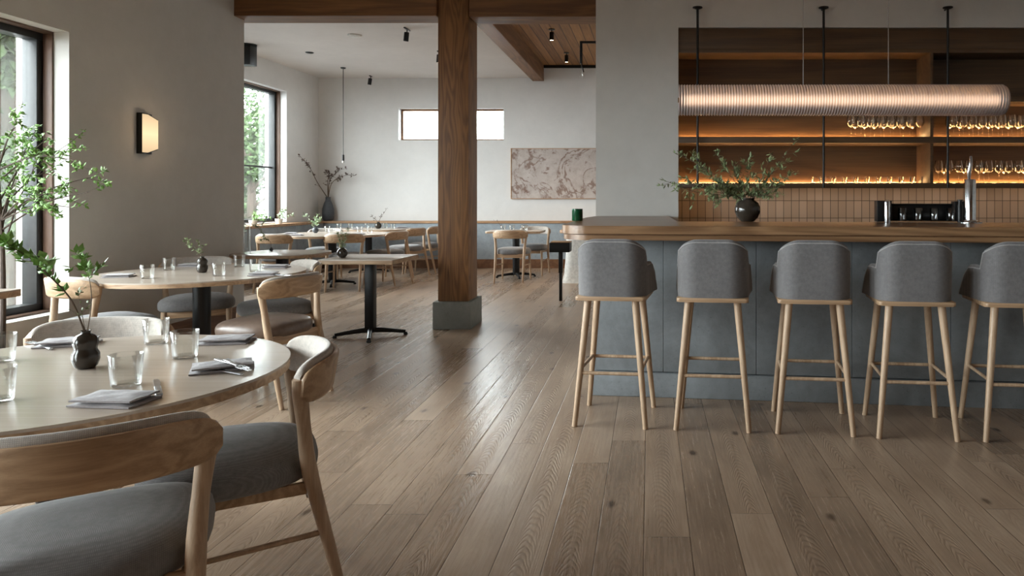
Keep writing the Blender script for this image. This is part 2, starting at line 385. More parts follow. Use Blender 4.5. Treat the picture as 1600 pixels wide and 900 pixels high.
# ------------------------------------------------------------------ structure
struct('floor', box(-6.6, RW+.2, NW-.2, BW+.3, -.12, 0), M['floor'])
def wall_with_openings(x0, x1, y0, y1, z0, z1, holes, axis='Y'):
    """wall slab; holes (a0,a1,z0,z1) along axis, boxed"""
    bm = bmesh.new(); a, b = (y0, y1) if axis == 'Y' else (x0, x1); cur = a
    def bx(p, q, c, d):
        if q-p < 1e-4 or d-c < 1e-4: return
        if axis == 'Y': add_box(bm, x0, x1, p, q, c, d)
        else: add_box(bm, p, q, y0, y1, c, d)
    for h in sorted(holes):
        bx(cur, h[0], z0, z1); bx(h[0], h[1], z0, h[2]); bx(h[0], h[1], h[3], z1); cur = h[1]
    bx(cur, b, z0, z1); return bm
struct('wall_left', wall_with_openings(LW-.36, LW, NW-.2, 7.0, 0, CEIL, [WIN_ADDED, WIN1]), M['wall'])
struct('wall_left_back', wall_with_openings(LW2-.36, LW2, 6.6, BW+.3, 0, CEIL+.05, [(WIN2[0], WIN2[1], WIN2[2], WIN2[3])]), M['wall_back'])
struct('wall_return', box(LW2-.1, LW-.05, 6.6, 6.96, 0, CEIL), M['wall_back'])
struct('wall_back', wall_with_openings(LW2, 1.6, BW, BW+.3, 0, 3.9, [WIN3], 'X'), M['wall_back'])
struct('wall_back_right', box(1.3, 1.6, 7.5, BW, 0, 3.9), M['wall_back'])
struct('wall_right', box(RW, RW+.2, NW-.2, 7.5, 0, CEIL), M['wall'])
struct('wall_front', box(LW-.36, RW+.2, NW-.2, NW, 0, CEIL), M['timber'])  # unseen wall, given dark timber to cut bounced light
struct('ceiling', box(LW-.36, RW+.2, NW-.2, 6.9, CEIL, CEIL+.15), M['ceiling'])
struct('ceiling_back', box(LW2-.1, -2.13, 6.9, BW, CEIL, CEIL+.15), M['ceiling'])
struct('ceiling_boarded', box(-1.95, 1.6, 6.95, BW, WCEIL, WCEIL+.1), M['boards'])
struct('ceiling_filler', box(-2.2, 1.6, 6.9, 6.98, CEIL-.1, WCEIL+.1), M['ceiling'])
# bar wall: stub wall that runs back, face wall, header over the niche
NX0 = .271; NY = 6.75
HEAD = 2.86
bm = bmesh.new()
add_box(bm, -.506, NX0, NY, 7.4, 0, CEIL)                   # pier
add_box(bm, NX0, RW, NY, 7.4, HEAD, CEIL)                  # header
add_box(bm, NX0, RW, 7.16, 7.4, 0, HEAD)                   # niche back
struct('wall_bar', bm, M['wall'])
# timber column and beams
t = thing('timber_column', 'square reddish brown fir timber post on a grey concrete footing', 'column', (-1.883, 7.05, 0))
obj('post', box(-.147, .147, -.18, .17, .262, 3.6, .008), M['timber'], t)
obj('footing', box(-.187, .178, -.22, .24, 0, .262, .008), M['base_concrete'], t)
t['kind'] = 'structure'
struct('beam_left', box(LW-.1, -2.031, 6.83, 7.12, 2.99, CEIL+.05, .006), M['timber_x'])
struct('beam_right', box(-1.712, -.4, 6.80, 7.10, 2.975, CEIL+.05, .006), M['timber_x'])
struct('beam_long', box(-2.13, -1.925, 7.13, BW, 3.385, WCEIL+.02, .006), M['timber_y'])
struct('trim_1', box(-1.92, 1.3, BW-.05, BW, WCEIL-.05, WCEIL), M['black'])
# wainscot, ledge, skirting of the back room
struct('trim_2', box(LW2, 1.3, 12.85, BW, 0, .803), M['wainscot'])
struct('trim_3', box(LW2, LW2+.18, 6.97, 12.85, 0, .803), M['wainscot'])
bm = bmesh.new(); add_box(bm, LW2, 1.3, 12.83, BW, .803, .845, .006); add_box(bm, LW2, LW2+.2, 6.97, 12.84, .803, .845, .006)
struct('trim_4', bm, M['ledge'])
struct('baseboard_back', box(LW2+.18, 1.3, 12.835, 12.85, 0, .16, .003), M['skirting'])
struct('baseboard_left_back', box(LW2+.18, LW2+.195, 6.97, 12.84, 0, .16, .003), M['skirting'])
struct('baseboard_left', box(LW, LW+.018, NW, 7.0, 0, .215, .004), M['skirting'])
# windows
def side_window(name, xw, W, muntins, uprights=(), wood_w=.05, fr=.06):
    y0, y1, z0, z1 = W
    r = bpy.data.objects.new(name, None); COL.objects.link(r); r['kind'] = 'structure'; r.location = (xw, (y0+y1)/2, z0)
    cy = (y0+y1)/2
    def ring(xa, xb, t, inset):
        bm = bmesh.new(); a, b, c, d = y0-cy+inset, y1-cy-inset, inset, z1-z0-inset
        add_box(bm, xa, xb, a, b, c, c+t, .003); add_box(bm, xa, xb, a, b, d-t, d, .003)
        add_box(bm, xa, xb, a, a+t, c+t, d-t, .003); add_box(bm, xa, xb, b-t, b, c+t, d-t, .003); return bm
    f = obj('window_casing', ring(-.17, -.105, .014, 0), M['casing'], r)
    fb = obj('window_frame', ring(-.27, -.17, fr, .0), M['darkframe'], r)
    bm = bmesh.new()
    for zm in muntins: add_box(bm, -.245, -.215, y0-cy+fr, y1-cy-fr, zm-z0-.014, zm-z0+.014)
    for ym in uprights: add_box(bm, -.245, -.215, ym-cy-.02, ym-cy+.02, fr, z1-z0-fr)
    obj('glazing_bar', bm, M['darkframe'], r, 0)
    obj('window_pane', box(-.233, -.229, y0-cy+fr, y1-cy-fr, fr, z1-z0-fr), M['pane'], r, 0)
    return r
side_window('window_1', LW, WIN1, (), (3.5,))
side_window('window_2', LW2, WIN2, (1.76,), (10.2,))
side_window('window_added', LW, WIN_ADDED, (), (-.4,))  # added for its light, out of view
x0, x1, z0, z1 = WIN3
r = bpy.data.objects.new('window_3', None); COL.objects.link(r); r['kind'] = 'structure'; r.location = ((x0+x1)/2, BW, z0)
hw = (x1-x0)/2; hh = z1-z0; bm = bmesh.new()
for a in ((-hw, hw, .14, .2, 0, .03), (-hw, hw, .14, .2, hh-.03, hh), (-hw, -hw+.035, .14, .2, .03, hh-.03), (hw-.03, hw, .14, .2, .03, hh-.03)): add_box(bm, *a)
obj('window_frame', bm, M['timber_x'], r, 0)
obj('window_pane', box(-hw+.03, hw-.03, .165, .169, .03, hh-.03), M['pane'], r, 0)
# ------------------------------------------------------------------ outside
struct('ground_outside', box(-30, 12, -12, 30, -.3, -.15), M['paving'])
def leaf_quad(bm, p, d, n, L, W_):
    d = d.normalized(); s = d.cross(n)
    if s.length < 1e-4: s = d.orthogonal()
    s = s.normalized(); up = s.cross(d).normalized()
    a = bm.verts.new(p); m1 = bm.verts.new(p+d*L*.45+s*W_*.5-up*L*.04); m2 = bm.verts.new(p+d*L*.45-s*W_*.5-up*L*.04)
    c = bm.verts.new(p+d*L*.5+up*L*.03); e = bm.verts.new(p+d*L-up*L*.08)
    bm.faces.new((a, m1, c)); bm.faces.new((a, c, m2)); bm.faces.new((m1, e, c)); bm.faces.new((c, e, m2))
def rv(rg, s=1): return Vector((rg.uniform(-1, 1), rg.uniform(-1, 1), rg.uniform(-1, 1)))*s
def garden_tree(x, y, h, r, label, seed, n=1500, low=.3):
    rg = random.Random(seed); t = thing('garden_tree', label, 'tree', (x, y, -.15), 0)
    bm = bmesh.new(); add_tube(bm, [(0, 0, 0), (.05, .03, h*.4), (0, 0, h*.8)], [.12, .09, .04], 8, 4)
    for k in range(7):
        a = rg.uniform(0, 6.28); z = h*rg.uniform(low, .7)
        add_tube(bm, [(0, 0, z), (math.cos(a)*r*.4, math.sin(a)*r*.4, z+h*.1), (math.cos(a)*r*.75, math.sin(a)*r*.75, z+h*.16)], [.04, .025, .01], 6, 3)
    obj('trunk', bm, M['trunk'], t)
    bm = bmesh.new(); cl = [(Vector((rg.gauss(0, .45)*r, rg.gauss(0, .45)*r, h*rg.uniform(low, 1))), rg.uniform(.25, .5)*r) for _ in range(26)]
    for k in range(n):
        c, cr = rg.choice(cl); v = Vector((rg.gauss(0, 1), rg.gauss(0, 1), rg.gauss(0, 1))).normalized()*cr*rg.uniform(.5, 1)
        leaf_quad(bm, c+v, rv(rg), rv(rg), rg.uniform(.09, .17), .08)
    obj('crown', bm, M['out_leaf'], t, 0)
garden_tree(-5.02, 5.55, 3.4, .42, 'leafy green tree outside the tall window with the indoor tree', 3, 5200, .3)
garden_tree(-8.05, 14.4, 3.0, .85, 'pale green tree seen through the far side window beside the corner vase', 5, 4500, .1)
garden_tree(-12.6, 22.2, 5.2, 1.6, 'tall tree at the back outside the far side window, beyond the brick house', 6, 3500, .25)
t = thing('neighbouring_house', 'pale brick house wall outside the far side window', 'building', (-8.55, 16.6, -.15))
bm = bmesh.new(); add_box(bm, -.3, 3, 0, 4, 0, 5.5)
obj('brick_wall', bm, M['out_wall'], t, 0); obj('roof', box(-.6, 3.3, -.3, 4.3, 5.5, 5.7), M['darkframe'], t, 0)
t = thing('garden_fence', 'grey board fence low outside the tall near window', 'fence', (-5.9, 5.2, -.15))
bm = bmesh.new()
for k in range(9): add_box(bm, -.02, .02, -3, 1.2, .1+k*.13, .2+k*.13)
obj('fence_boards', bm, M['vase_grey'], t, 0)
for yy in (-3, -1.5, 0, 1.15): obj('fence_post', box(-.06, .0, yy-.05, yy+.05, 0, 1.35), M['darkframe'], t, 0)
# ------------------------------------------------------------------ bar
BAR_A = math.atan2(-.30, 2.58)
BO = Vector((-.351, 4.57, 0))
def BL(u_, v_, z=0):   # bar-local to world
    c, s = math.cos(BAR_A), math.sin(BAR_A); return Vector((BO.x+u_*c-v_*s, BO.y+u_*s+v_*c, z))
def to_bar(x, y):
    c, s = math.cos(BAR_A), math.sin(BAR_A); dx, dy = x-BO.x, y-BO.y; return (dx*c+dy*s, -dx*s+dy*c)
bar = thing('bar_counter', 'long grey concrete bar with a thick rounded oak top', 'bar', BO, BAR_A)
RWb = 4.75
us = [0, .44]
while us[-1] < RWb: us.append(min(RWb, us[-1]+.58))
for a, b in zip(us, us[1:]): obj('concrete_panel', box(a+.0012, b-.0012, 0, .12, .156, .99, .0015, 1), M['concrete'], bar, 0)
obj('plinth', box(-.014, RWb, -.026, .12, 0, .150, .006), M['concrete'], bar)
obj('side_panel', box(0, .12, .12, 1.0, 0, .99), M['white'], bar, 0)
TZ = 1.085
def top_poly(inset, back=.62, end=.0):
    """L-shaped outline in bar-local coordinates: front run plus the return leg to the bar wall"""
    pts = []; x0b = -.19+inset; yf = -.25+inset; R = .19
    for k in range(13):
        a = PI+PI/2*k/12; pts.append((x0b+R+R*math.cos(a), yf+R+R*math.sin(a)))
    pts.append((RWb, yf)); pts.append((RWb, back))
    a_ = to_bar(.19, 5.12); pts.append((a_[0], back)); b_ = to_bar(.18, NY-.003); pts.append(b_)
    pts.append(to_bar(-.50, NY-.003)); pts.append(to_bar(-.55+inset, 6.2))
    return pts
obj('counter_top', prism(top_poly(0), TZ-.05, TZ, .008, 3), M['bartop'], bar)
obj('counter_shadow_gap', prism(top_poly(.02), TZ-.056, TZ-.05), M['skirting'], bar, 0)
obj('counter_lower_band', prism(top_poly(.008), .998, TZ-.056, .006, 3), M['bartop'], bar)
# back-bar shelving (one built-in piece with hanging rods)
sh = thing('back_bar_shelving', 'built-in brown wooden bar shelving with warm lit shelves behind the bar', 'shelving', (NX0, NY, 0))
SX1 = RW-NX0; BKY = .35
obj('back_panel', box(0, SX1, BKY, BKY+.02, 1.39, HEAD), M['cabinet'], sh, 0)
bm = bmesh.new(); add_box(bm, 0, SX1, .02, .05, 2.665, 2.857, .002); obj('top_fascia', bm, M['cabinet'], sh)
obj('top_board', box(0, SX1, .02, BKY, 2.625, 2.665, .002), M['cabinet'], sh)
obj('shelf', box(0, SX1, -.03, BKY, 1.769, 1.829, .003), M['cabinet'], sh)
obj('shelf', box(0, SX1, -.03, BKY, 1.355, 1.395, .003), M['cabinet'], sh)
obj('shelf', box(2.402, SX1, .0, BKY, 2.16, 2.20, .003), M['cabinet'], sh)
obj('divider', box(2.372, 2.402, 0, BKY, 1.829, 2.625, .002), M['cabinet'], sh)
obj('divider', box(2.372, 2.402, 0, BKY, 1.395, 1.769, .002), M['cabinet'], sh)
for (a, b, z, h_) in ((.02, 2.36, 1.829, .012), (2.42, SX1-.02, 1.829, .012), (.02, 2.36, 1.395, .0078), (2.42, SX1-.02, 1.395, .0078)):
    obj('led_strip', box(a, b, BKY-.025, BKY-.012, z, z+h_), M['led'], sh, 0)
obj('led_strip', box(.02, SX1-.02, .06, .075, 1.350, 1.355), M['led_soft'], sh, 0)
obj('shelf_lip', box(0, SX1, -.03, -.015, 1.345, 1.355), M['cabinet'], sh, 0)
for px in (1090, 1287, 1481):
    X_ = (px-CX)/F*6.68-NX0
    rod = obj('hanging_rod', tube([(X_, -.07, 1.35), (X_, -.07, 3.02)], .0115, 12), M['black'], sh)
    bm = bmesh.new(); add_lathe(bm, [(0, 0), (.018, 0), (.046, .012), (.046, .02), (0, .02)], 20, c=(X_, -.07, 3.012))
    add_tube(bm, [(X_, -.07, 3.022), (X_, .001, 3.022)], .008, 8)
    obj('rod_mount', bm, M['black'], rod)
struct('trim_5', box(NX0, RW, 7.08, 7.16, .9, 1.355), M['tile'])
t = thing('back_counter', 'dark work counter along the tiled wall behind the bar', 'counter', (NX0, 6.55, 0))
obj('worktop', box(0, RW-NX0-.02, -.1, .52, .87, .9, .004), M['black'], t); obj('cabinet_front', box(0, RW-NX0-.02, -.04, .52, 0, .87), M['cabinet'], t, 0)
# ------------------------------------------------------------------ pendant over the bar
PYY = 5.05; s_ = PYY/F
pl = thing('tube_pendant', 'long horizontal ribbed glass tube pendant glowing warm above the bar', 'pendant light', (0, PYY, 0))
xa, xb = (1061-CX)*s_, (1568-CX)*s_; zc = H+(CY-156.5)*s_; R = 24.5*s_
bm = bmesh.new(); nr = 118; seg = 40; rings = []
Ln = xb-xa
for i in range(nr*2+1):
    x = xa+Ln*i/(nr*2); r_ = R if i % 2 == 0 else R-.008
    e_ = nr*2-i
    if e_ < 2: r_ -= .01*(2-e_)/2
    rings.append([bm.verts.new((x, r_*math.cos(2*PI*k/seg), zc+r_*math.sin(2*PI*k/seg))) for k in range(seg)])
for i in range(len(rings)-1):
    for k in range(seg): bm.faces.new((rings[i][k], rings[i][(k+1) % seg], rings[i+1][(k+1) % seg], rings[i+1][k]))
bm.faces.new(rings[0]); bm.faces.new(rings[-1])
obj('ribbed_glass', bm, M['ribbed'], pl, 20)
obj('light_tube', tube([(xa+.03, 0, zc), (xb-.03, 0, zc)], .026, 16), M['core'], pl)
obj('end_cap', tube([(xa-.008, 0, zc), (xa+.028, 0, zc)], .018, 16), M['bartop'], pl)
for px in (1255, 1388):
    X_ = (px-CX)*s_; obj('suspension_wire', tube([(X_, 0, zc+R-.004), (X_, 0, CEIL)], .0028, 6), M['steel'], pl)
# ------------------------------------------------------------------ bar stools
def make_stool():
    t = thing('bar_stool', '', 'bar stool')
    W2 = .192
    for sx in (-1, 1):
        for (yf, yt) in ((-.205, -.145), (.205, .14)):
            obj('leg', tube([(sx*.196, yf, 0), (sx*.132, yt, .695)], [.0145, .0205], 14), M['oak'], t)
    obj('stretcher', tube([(-.168, -.18, .29), (.168, -.18, .29)], .0095, 10), M['oak'], t)
    obj('stretcher', tube([(-.165, .18, .305), (.165, .18, .305)], .0095, 10), M['oak'], t)
    for sx in (-1, 1): obj('stretcher', tube([(sx*.168, -.178, .31), (sx*.166, .176, .31)], .0095, 10), M['oak'], t)
    obj('seat_frame', prism(rrect(.388, .40, .018), .69, .712, .005), M['oak_x'], t)
    # seat cushion
    bm = bmesh.new(); prof = [(0, .712), (.93, .712), (.99, .73), (1, .755), (.98, .785), (.9, .80), (.5, .808), (0, .81)]
    rings = []
    for rf, z in prof:
        if rf == 0: rings.append([bm.verts.new((0, .02, z))]); continue
        rings.append([bm.verts.new((x*rf, .02+y*rf, z)) for x, y in rrect(.34, .35, .07, 5)])
    for A, B in zip(rings, rings[1:]):
        n = max(len(A), len(B))
        for k in range(n):
            vs = []
            for q in (A[k % len(A)], A[(k+1) % len(A)], B[(k+1) % len(B)], B[k % len(B)]):
                if q not in vs: vs.append(q)
            bm.faces.new(vs)
    obj('seat', bm, M['stoolfab'], t, 50)
    # tub back: slab whose outline is high behind and lower along the arms
    path = []   # plan path of the shell centreline, arm end to arm end
    for k in range(5): path.append((-.200+.024*(k/4)**.8, .16-.23*k/4))
    for k in range(1, 8):
        a = PI+PI/2*k/8; path.append((-.176+.088+.088*math.cos(a), -.07-.01+.09*math.sin(a)))
    for k in range(9): path.append((-.088+.176*k/8, -.17))
    for k in range(1, 8):
        a = 1.5*PI+PI/2*k/8; path.append((.088+.088*math.cos(a), -.08+.09*math.sin(a)))
    for k in range(5): path.append((.200-.024*(1-k/4)**.8, -.07+.23*k/4))
    def ztop(x, y):
        arm = .895-.10*max(0, (y-.02)/.11)**2
        # rounded-corner back: superellipse across x
        q = min(.0999, max(0, abs(x)-.084)); back = .928+(.1**2-q*q)**.5
        if y > -.155 and abs(x) > .12: return max(arm, min(back, 1.028) if y < -.1 else arm)
        return max(back, arm)
    n = len(path); th = .021; ringsv = []
    for i, (x, y) in enumerate(path):
        p0 = Vector(path[max(i-1, 0)]); p1 = Vector(path[min(i+1, n-1)]); d = (p1-p0).normalized(); nn = Vector((d.y, -d.x))  # outward
        zt = ztop(x, y); zb = .712; ring = []
        hgt = zt-zb
        sec = [(-th, 0), (-th, .35), (-th, .7), (-th*.95, .9), (-th*.55, .985), (0, 1.0), (th*.55, .985), (th*.95, .9), (th, .7), (th, .35), (th, 0)]
        for o_, zf in sec:
            zz = zb+hgt*zf if zf < .8 else zt-(1-zf)*.16
            lean = (zz-zb)*.06
            ring.append(bm_v := (x+nn.x*-o_*-1, y+nn.y*o_-(lean if y < -.1 else lean*max(0, (.13-y)/.23)), zz))
        ringsv.append(ring)
    bm = bmesh.new(); rr = [[bm.verts.new(v) for v in ring] for ring in ringsv]; m_ = len(rr[0])
    for i in range(n-1):
        for k in range(m_-1): bm.faces.new((rr[i][k], rr[i+1][k], rr[i+1][k+1], rr[i][k+1]))
        bm.faces.new((rr[i][m_-1], rr[i+1][m_-1], rr[i+1][0], rr[i][0]))
    bm.faces.new(rr[0]); bm.faces.new(list(reversed(rr[-1])))
    shell = obj('backrest', bm, M['stoolfab'], t, 60)
    bm = bmesh.new()
    # piping follows the outer top edge
    pts = []
    for i, ring in enumerate(ringsv):
        v = max(ring, key=lambda q: 0) ; pts.append(Vector(ring[7]) if True else v)
    add_tube(bm, pts, .0032, 6)
    obj('piping', bm, M['piping'], shell)
    return t
stool = make_stool()
stools = [(-.217, 3.905, 'grey upholstered bar stool at the rounded end of the bar'),
          (.337, 3.846, 'grey upholstered bar stool below the dark round vase of branches, second from the bar end'),
          (.876, 3.784, 'middle one of the five grey upholstered bar stools'),
          (1.39, 3.71, 'grey upholstered bar stool in front of the black caddy, fourth from the rounded bar end'),
          (1.92, 3.655, 'grey upholstered bar stool cut by the right picture edge, beside the steel tap')]
for x, y, lab in stools:
    # near feet sit at local y=-.205
    dx, dy = -math.sin(BAR_A)*.205, math.cos(BAR_A)*.205
    inst(stool, x+dx, y+dy, 0, BAR_A, lab, 'bar stools along the concrete bar')
# ------------------------------------------------------------------ dining chairs
def make_chair(seatmat='seat', scale=1.0):
    t = thing('dining_chair', '', 'chair')
    for sx in (-1, 1):
        obj('leg', tube([(sx*.215, -.30, 0), (sx*.214, -.255, .2), (sx*.214, -.20, .44), (sx*.224, -.183, .58), (sx*.236, -.172, .68), (sx*.24, -.168, .725)], [.0135, .017, .022, .019, .022, .018], 14, 4), M['oak'], t)
        obj('leg', tube([(sx*.222, .215, 0), (sx*.205, .192, .41)], [.0125, .019], 14), M['oak'], t)
        obj('stretcher', tube([(sx*.213, -.225, .255), (sx*.213, .2, .235)], [.0085, .0085], 10), M['oak'], t)
    bm = bmesh.new()
    add_box(bm, -.205, .205, .175, .2, .36, .408, .005); add_box(bm, -.205, .205, -.215, -.19, .36, .418, .005)
    add_box(bm, -.205, -.185, -.2, .19, .372, .408, .005); add_box(bm, .185, .205, -.2, .19, .372, .408, .005)
    obj('seat_frame', bm, M['oak_x'], t)
    bm = bmesh.new(); prof = [(0, .405), (.88, .405), (.95, .409), (.99, .42), (1.0, .437), (1.0, .452), (.985, .468), (.95, .481), (.88, .492), (.72, .502), (.45, .508), (0, .511)]
    rings = []; ns = 40
    for rf, z in prof:
        if rf == 0: rings.append([bm.verts.new((0, 0, z))]); continue
        ring = []
        for k in range(ns):
            a = 2*PI*k/ns; ca, sa = math.cos(a), math.sin(a); e = 2/3.1
            x = .25*abs(ca)**e*(1 if ca > 0 else -1); y = .238*abs(sa)**e*(1 if sa > 0 else -1)
            x *= 1+.07*y/.235
            if y < 0: x *= 1-.10*(y/.235)**2
            ring.append(bm.verts.new((x*rf, y*rf+.0, z)))
        rings.append(ring)
    for A, B in zip(rings, rings[1:]):
        for k in range(ns):
            vs = []
            for q in (A[k % len(A)], A[(k+1) % len(A)], B[(k+1) % len(B)], B[k % len(B)]):
                if q not in vs: vs.append(q)
            bm.faces.new(vs)
    obj('seat', bm, M[seatmat], t, 50)
    def rail(o0, o1, z0_, z1_, mat, name, par):
        bm = bmesh.new(); A = math.radians(62); rs = []; n = 36
        for i in range(n+1):
            t_ = -1+2*i/n; a = A*t_; cx = .255*math.sin(a)/math.sin(A); cyy = -.168-.105*(math.cos(a)-math.cos(A))/(1-math.cos(A))
            nrm = Vector((math.sin(a)*.9, -math.cos(a), 0)).normalized()
            endk = (1-min(1, abs(t_))**14)**.5 if abs(t_) < 1 else .0
            zt_ = z1_-.022*abs(t_)**6-.006*t_*t_; zb_ = z0_+.006*abs(t_)**10; zc_ = (zt_+zb_)/2; hh_ = (zt_-zb_)/2*(.6+.4*endk)
            ring = []
            for o_, zz in ((o0, -.8), (o0, -.3), (o0, .3), (o0, .8), ((o0*.75+o1*.25), .97), ((o0+o1)/2, 1), ((o0*.25+o1*.75), .97), (o1, .8), (o1, .3), (o1, -.3), (o1, -.8), ((o0*.25+o1*.75), -.97), ((o0+o1)/2, -1), ((o0*.75+o1*.25), -.97)):
                z = zc_+hh_*zz; lean = (z-.66)*.16*(math.cos(a))
                ring.append(bm.verts.new((cx+nrm.x*o_, cyy+nrm.y*o_-lean, z)))
            rs.append(ring)
        m_ = len(rs[0])
        for i in range(n):
            for k in range(m_): bm.faces.new((rs[i][k], rs[i+1][k], rs[i+1][(k+1) % m_], rs[i][(k+1) % m_]))
        bm.faces.new(rs[0]); bm.faces.new(list(reversed(rs[-1])))
        return obj(name, bm, mat, par, 50)
    r_ = rail(-.006, .014, .65, .768, M['oak_x'], 'back_rail', t)
    rail(-.034, -.0055, .652, .783, M['pad'], 'back_pad', t)
    return t
chair = make_chair()
chair_b = make_chair('seat_brown')
def put_chair(x, y, hx, hy, label, group, proto=None):
    rz = math.atan2(hy, hx)-PI/2
    return inst(proto or chair, x, y, 0, rz, label, group)
g1 = 'chairs around the near round table'; g2 = 'chairs around the second round table'; g3 = 'chairs in the back dining area'
put_chair(-1.31, 1.675, -.52, .85, 'oak dining chair with its wide back rail turned to the viewer in the foreground corner', g1)
put_chair(-1.285, 2.205, -.86, -.50, 'oak dining chair on the open floor side of the near round table', g1)
put_chair(-2.08, 2.57, .13, -.99, 'oak dining chair with its back rail behind the near gourd vase', g1)
put_chair(-1.93, 1.62, .35, .93, 'oak dining chair showing only its seat corner at the left picture edge', g1)
put_chair(-3.45, 4.56, .44, .90, 'pale oak dining chair beside the tall window at the second round table', g2)
put_chair(-3.50, 5.55, .5, -.85, 'oak dining chair behind the second round table against the wall with the sconce', g2)
put_chair(-2.41, 4.52, -.97, .25, 'oak dining chair with brown leather seat at the second round table', g2, chair_b)
put_chair(-2.74, 5.26, -.72, -.69, 'oak dining chair with pale padded rail behind the brown leather seated chair', g2)
put_chair(-4.98, 9.72, .1, 1, 'oak chair with its back to the viewer nearest the far side window', g3)
put_chair(-4.16, 9.86, -.2, 1, 'oak chair with its back to the viewer just behind the square table', g3)
put_chair(-3.86, 10.5, -.93, .25, 'first oak chair right of the one behind the square table, at the big round table', g3)
put_chair(-5.0, 11.0, .3, -1, 'oak chair between the big round table and the long table by the back wall', g3)
put_chair(-3.93, 11.55, -.95, .3, 'oak chair at the long table corner, second nearest the timber column', g3)
put_chair(-3.86, 12.2, -1, .05, 'oak chair at the end of the long table, half behind the timber column', g3)
put_chair(-2.08, 10.93, .05, 1, 'oak chair with its back to the viewer at the small table under the picture', g3)
put_chair(-1.93, 11.78, -.1, -1, 'oak chair on the wall side of the small table under the picture', g3)
# ------------------------------------------------------------------ tables
def make_table(name, label, x, y, poly, z=.74, th=.032, col_r=.055, sq=False, feet=4, rz=0, foot_l=.3, topm='tabletop'):
    t = thing(name, label, 'table', (x, y, 0), rz)
    obj('tabletop', prism(poly, z-.008, z, .003), M[topm], t)
    obj('table_edge', prism([(a*.998, b*.998) for a, b in poly], z-th, z-.008, .003), M['oak_x'], t)
    if sq: obj('pedestal', box(-col_r, col_r, -col_r, col_r, .04, z-th, .004), M['black'], t)
    else: obj('pedestal', tube([(0, 0, .04), (0, 0, z-th)], col_r, 28), M['black'], t)
    obj('mounting_plate', box(-.16, .16, -.16, .16, z-th-.008, z-th), M['black'], t, 0)
    for k in range(feet):
        a = 2*PI*k/feet+.35
        c, s = math.cos(a), math.sin(a)
        ft = obj('foot', tube([(0, 0, .06), (c*foot_l*.5, s*foot_l*.5, .048), (c*foot_l, s*foot_l, .028)], [.026, .02, .015], 10, 4), M['black'], t)
        obj('glide', lathe([(0, 0), (.018, 0), (.02, .008), (.014, .024), (0, .026)], 14, c=(c*foot_l, s*foot_l, 0)), M['black'], ft)
    return t
T1 = (-1.715, 2.085); T2 = (-3.08, 4.93)
make_table('round_table', 'nearest round dining table with pale top, cut by the left picture edge', T1[0], T1[1], circ(.60, 72))
make_table('round_table', 'second round dining table with pale top below the wall sconce', T2[0], T2[1], circ(.648, 72))
make_table('square_table', 'bare square oak table on a black four-foot pedestal beside the timber column', -2.53, 6.5, rrect(.66, .64, .012), z=.72, th=.04, col_r=.04, sq=True, rz=-.03, foot_l=.30)
make_table('small_table', 'small rounded oak table by the corner of the sconce wall', -3.5, 6.83, rrect(.78, .72, .22), z=.735, foot_l=.28)
make_table('round_table', 'big round dining table in the back room by the far side window', -4.58, 10.35, circ(.78, 64))
make_table('long_table', 'rounded long dining table set along the back wall ledge', -4.75, 12.12, rrect(1.35, .95, .25))
make_table('small_table', 'small oak table for two under the large picture', -2.12, 11.38, rrect(.86, .62, .05), foot_l=.3)
make_table('window_table', 'narrow oak table standing at the tall window, cut by the left picture edge', -3.72, 3.66, rrect(.42, .70, .01), th=.04, z=.745)
# ------------------------------------------------------------------ tableware
def make_tumbler(rt=.0405, rb=.035, h=.086, mat='glass', name='tumbler'):
    t = lathe([(0, .0), (rb*.9, .0), (rb, .006), (rt, h), (rt-.0012, h+.001), (rt-.0025, h), (rb-.003, .010), (0, .009)], 32)
    return tag(obj(name, t, M[mat], None, 60), '', 'glass')
tum = make_tumbler()
def put_tumbler(px, py, label, group, z=.74):
    p = PZ(px, py, z); inst(tum, p.x, p.y, z+.0005, 0, label, group)
gg = 'tumblers on the near round table'
put_tumbler(197, 603, 'clear tumbler nearest the viewer, beside the folded napkin with the spoon', gg)
put_tumbler(244, 537, 'clear tumbler farthest from the viewer on the near round table', gg)
put_tumbler(289, 559, 'clear tumbler between the fork napkin and the back tumbler on the near table', gg)
put_tumbler(1, 565, 'clear tumbler cut by the left picture edge, farther of the two there', gg)
put_tumbler(-6, 628, 'clear tumbler cut by the left picture edge, nearer of the two there', gg)
gg = 'tumblers on the second round table'
put_tumbler(230, 435, 'clear tumbler at the front edge of the second round table', gg)
put_tumbler(264, 422, 'clear tumbler at the wall side of the second round table, left of the vase', gg)
put_tumbler(342, 431, 'clear tumbler just right of the little gourd vase on the second table', gg)
put_tumbler(374, 417, 'clear tumbler at the back of the second round table beside the wall corner', gg)
put_tumbler(399, 424, 'clear tumbler beside the grey napkin on the right half of the second table', gg)
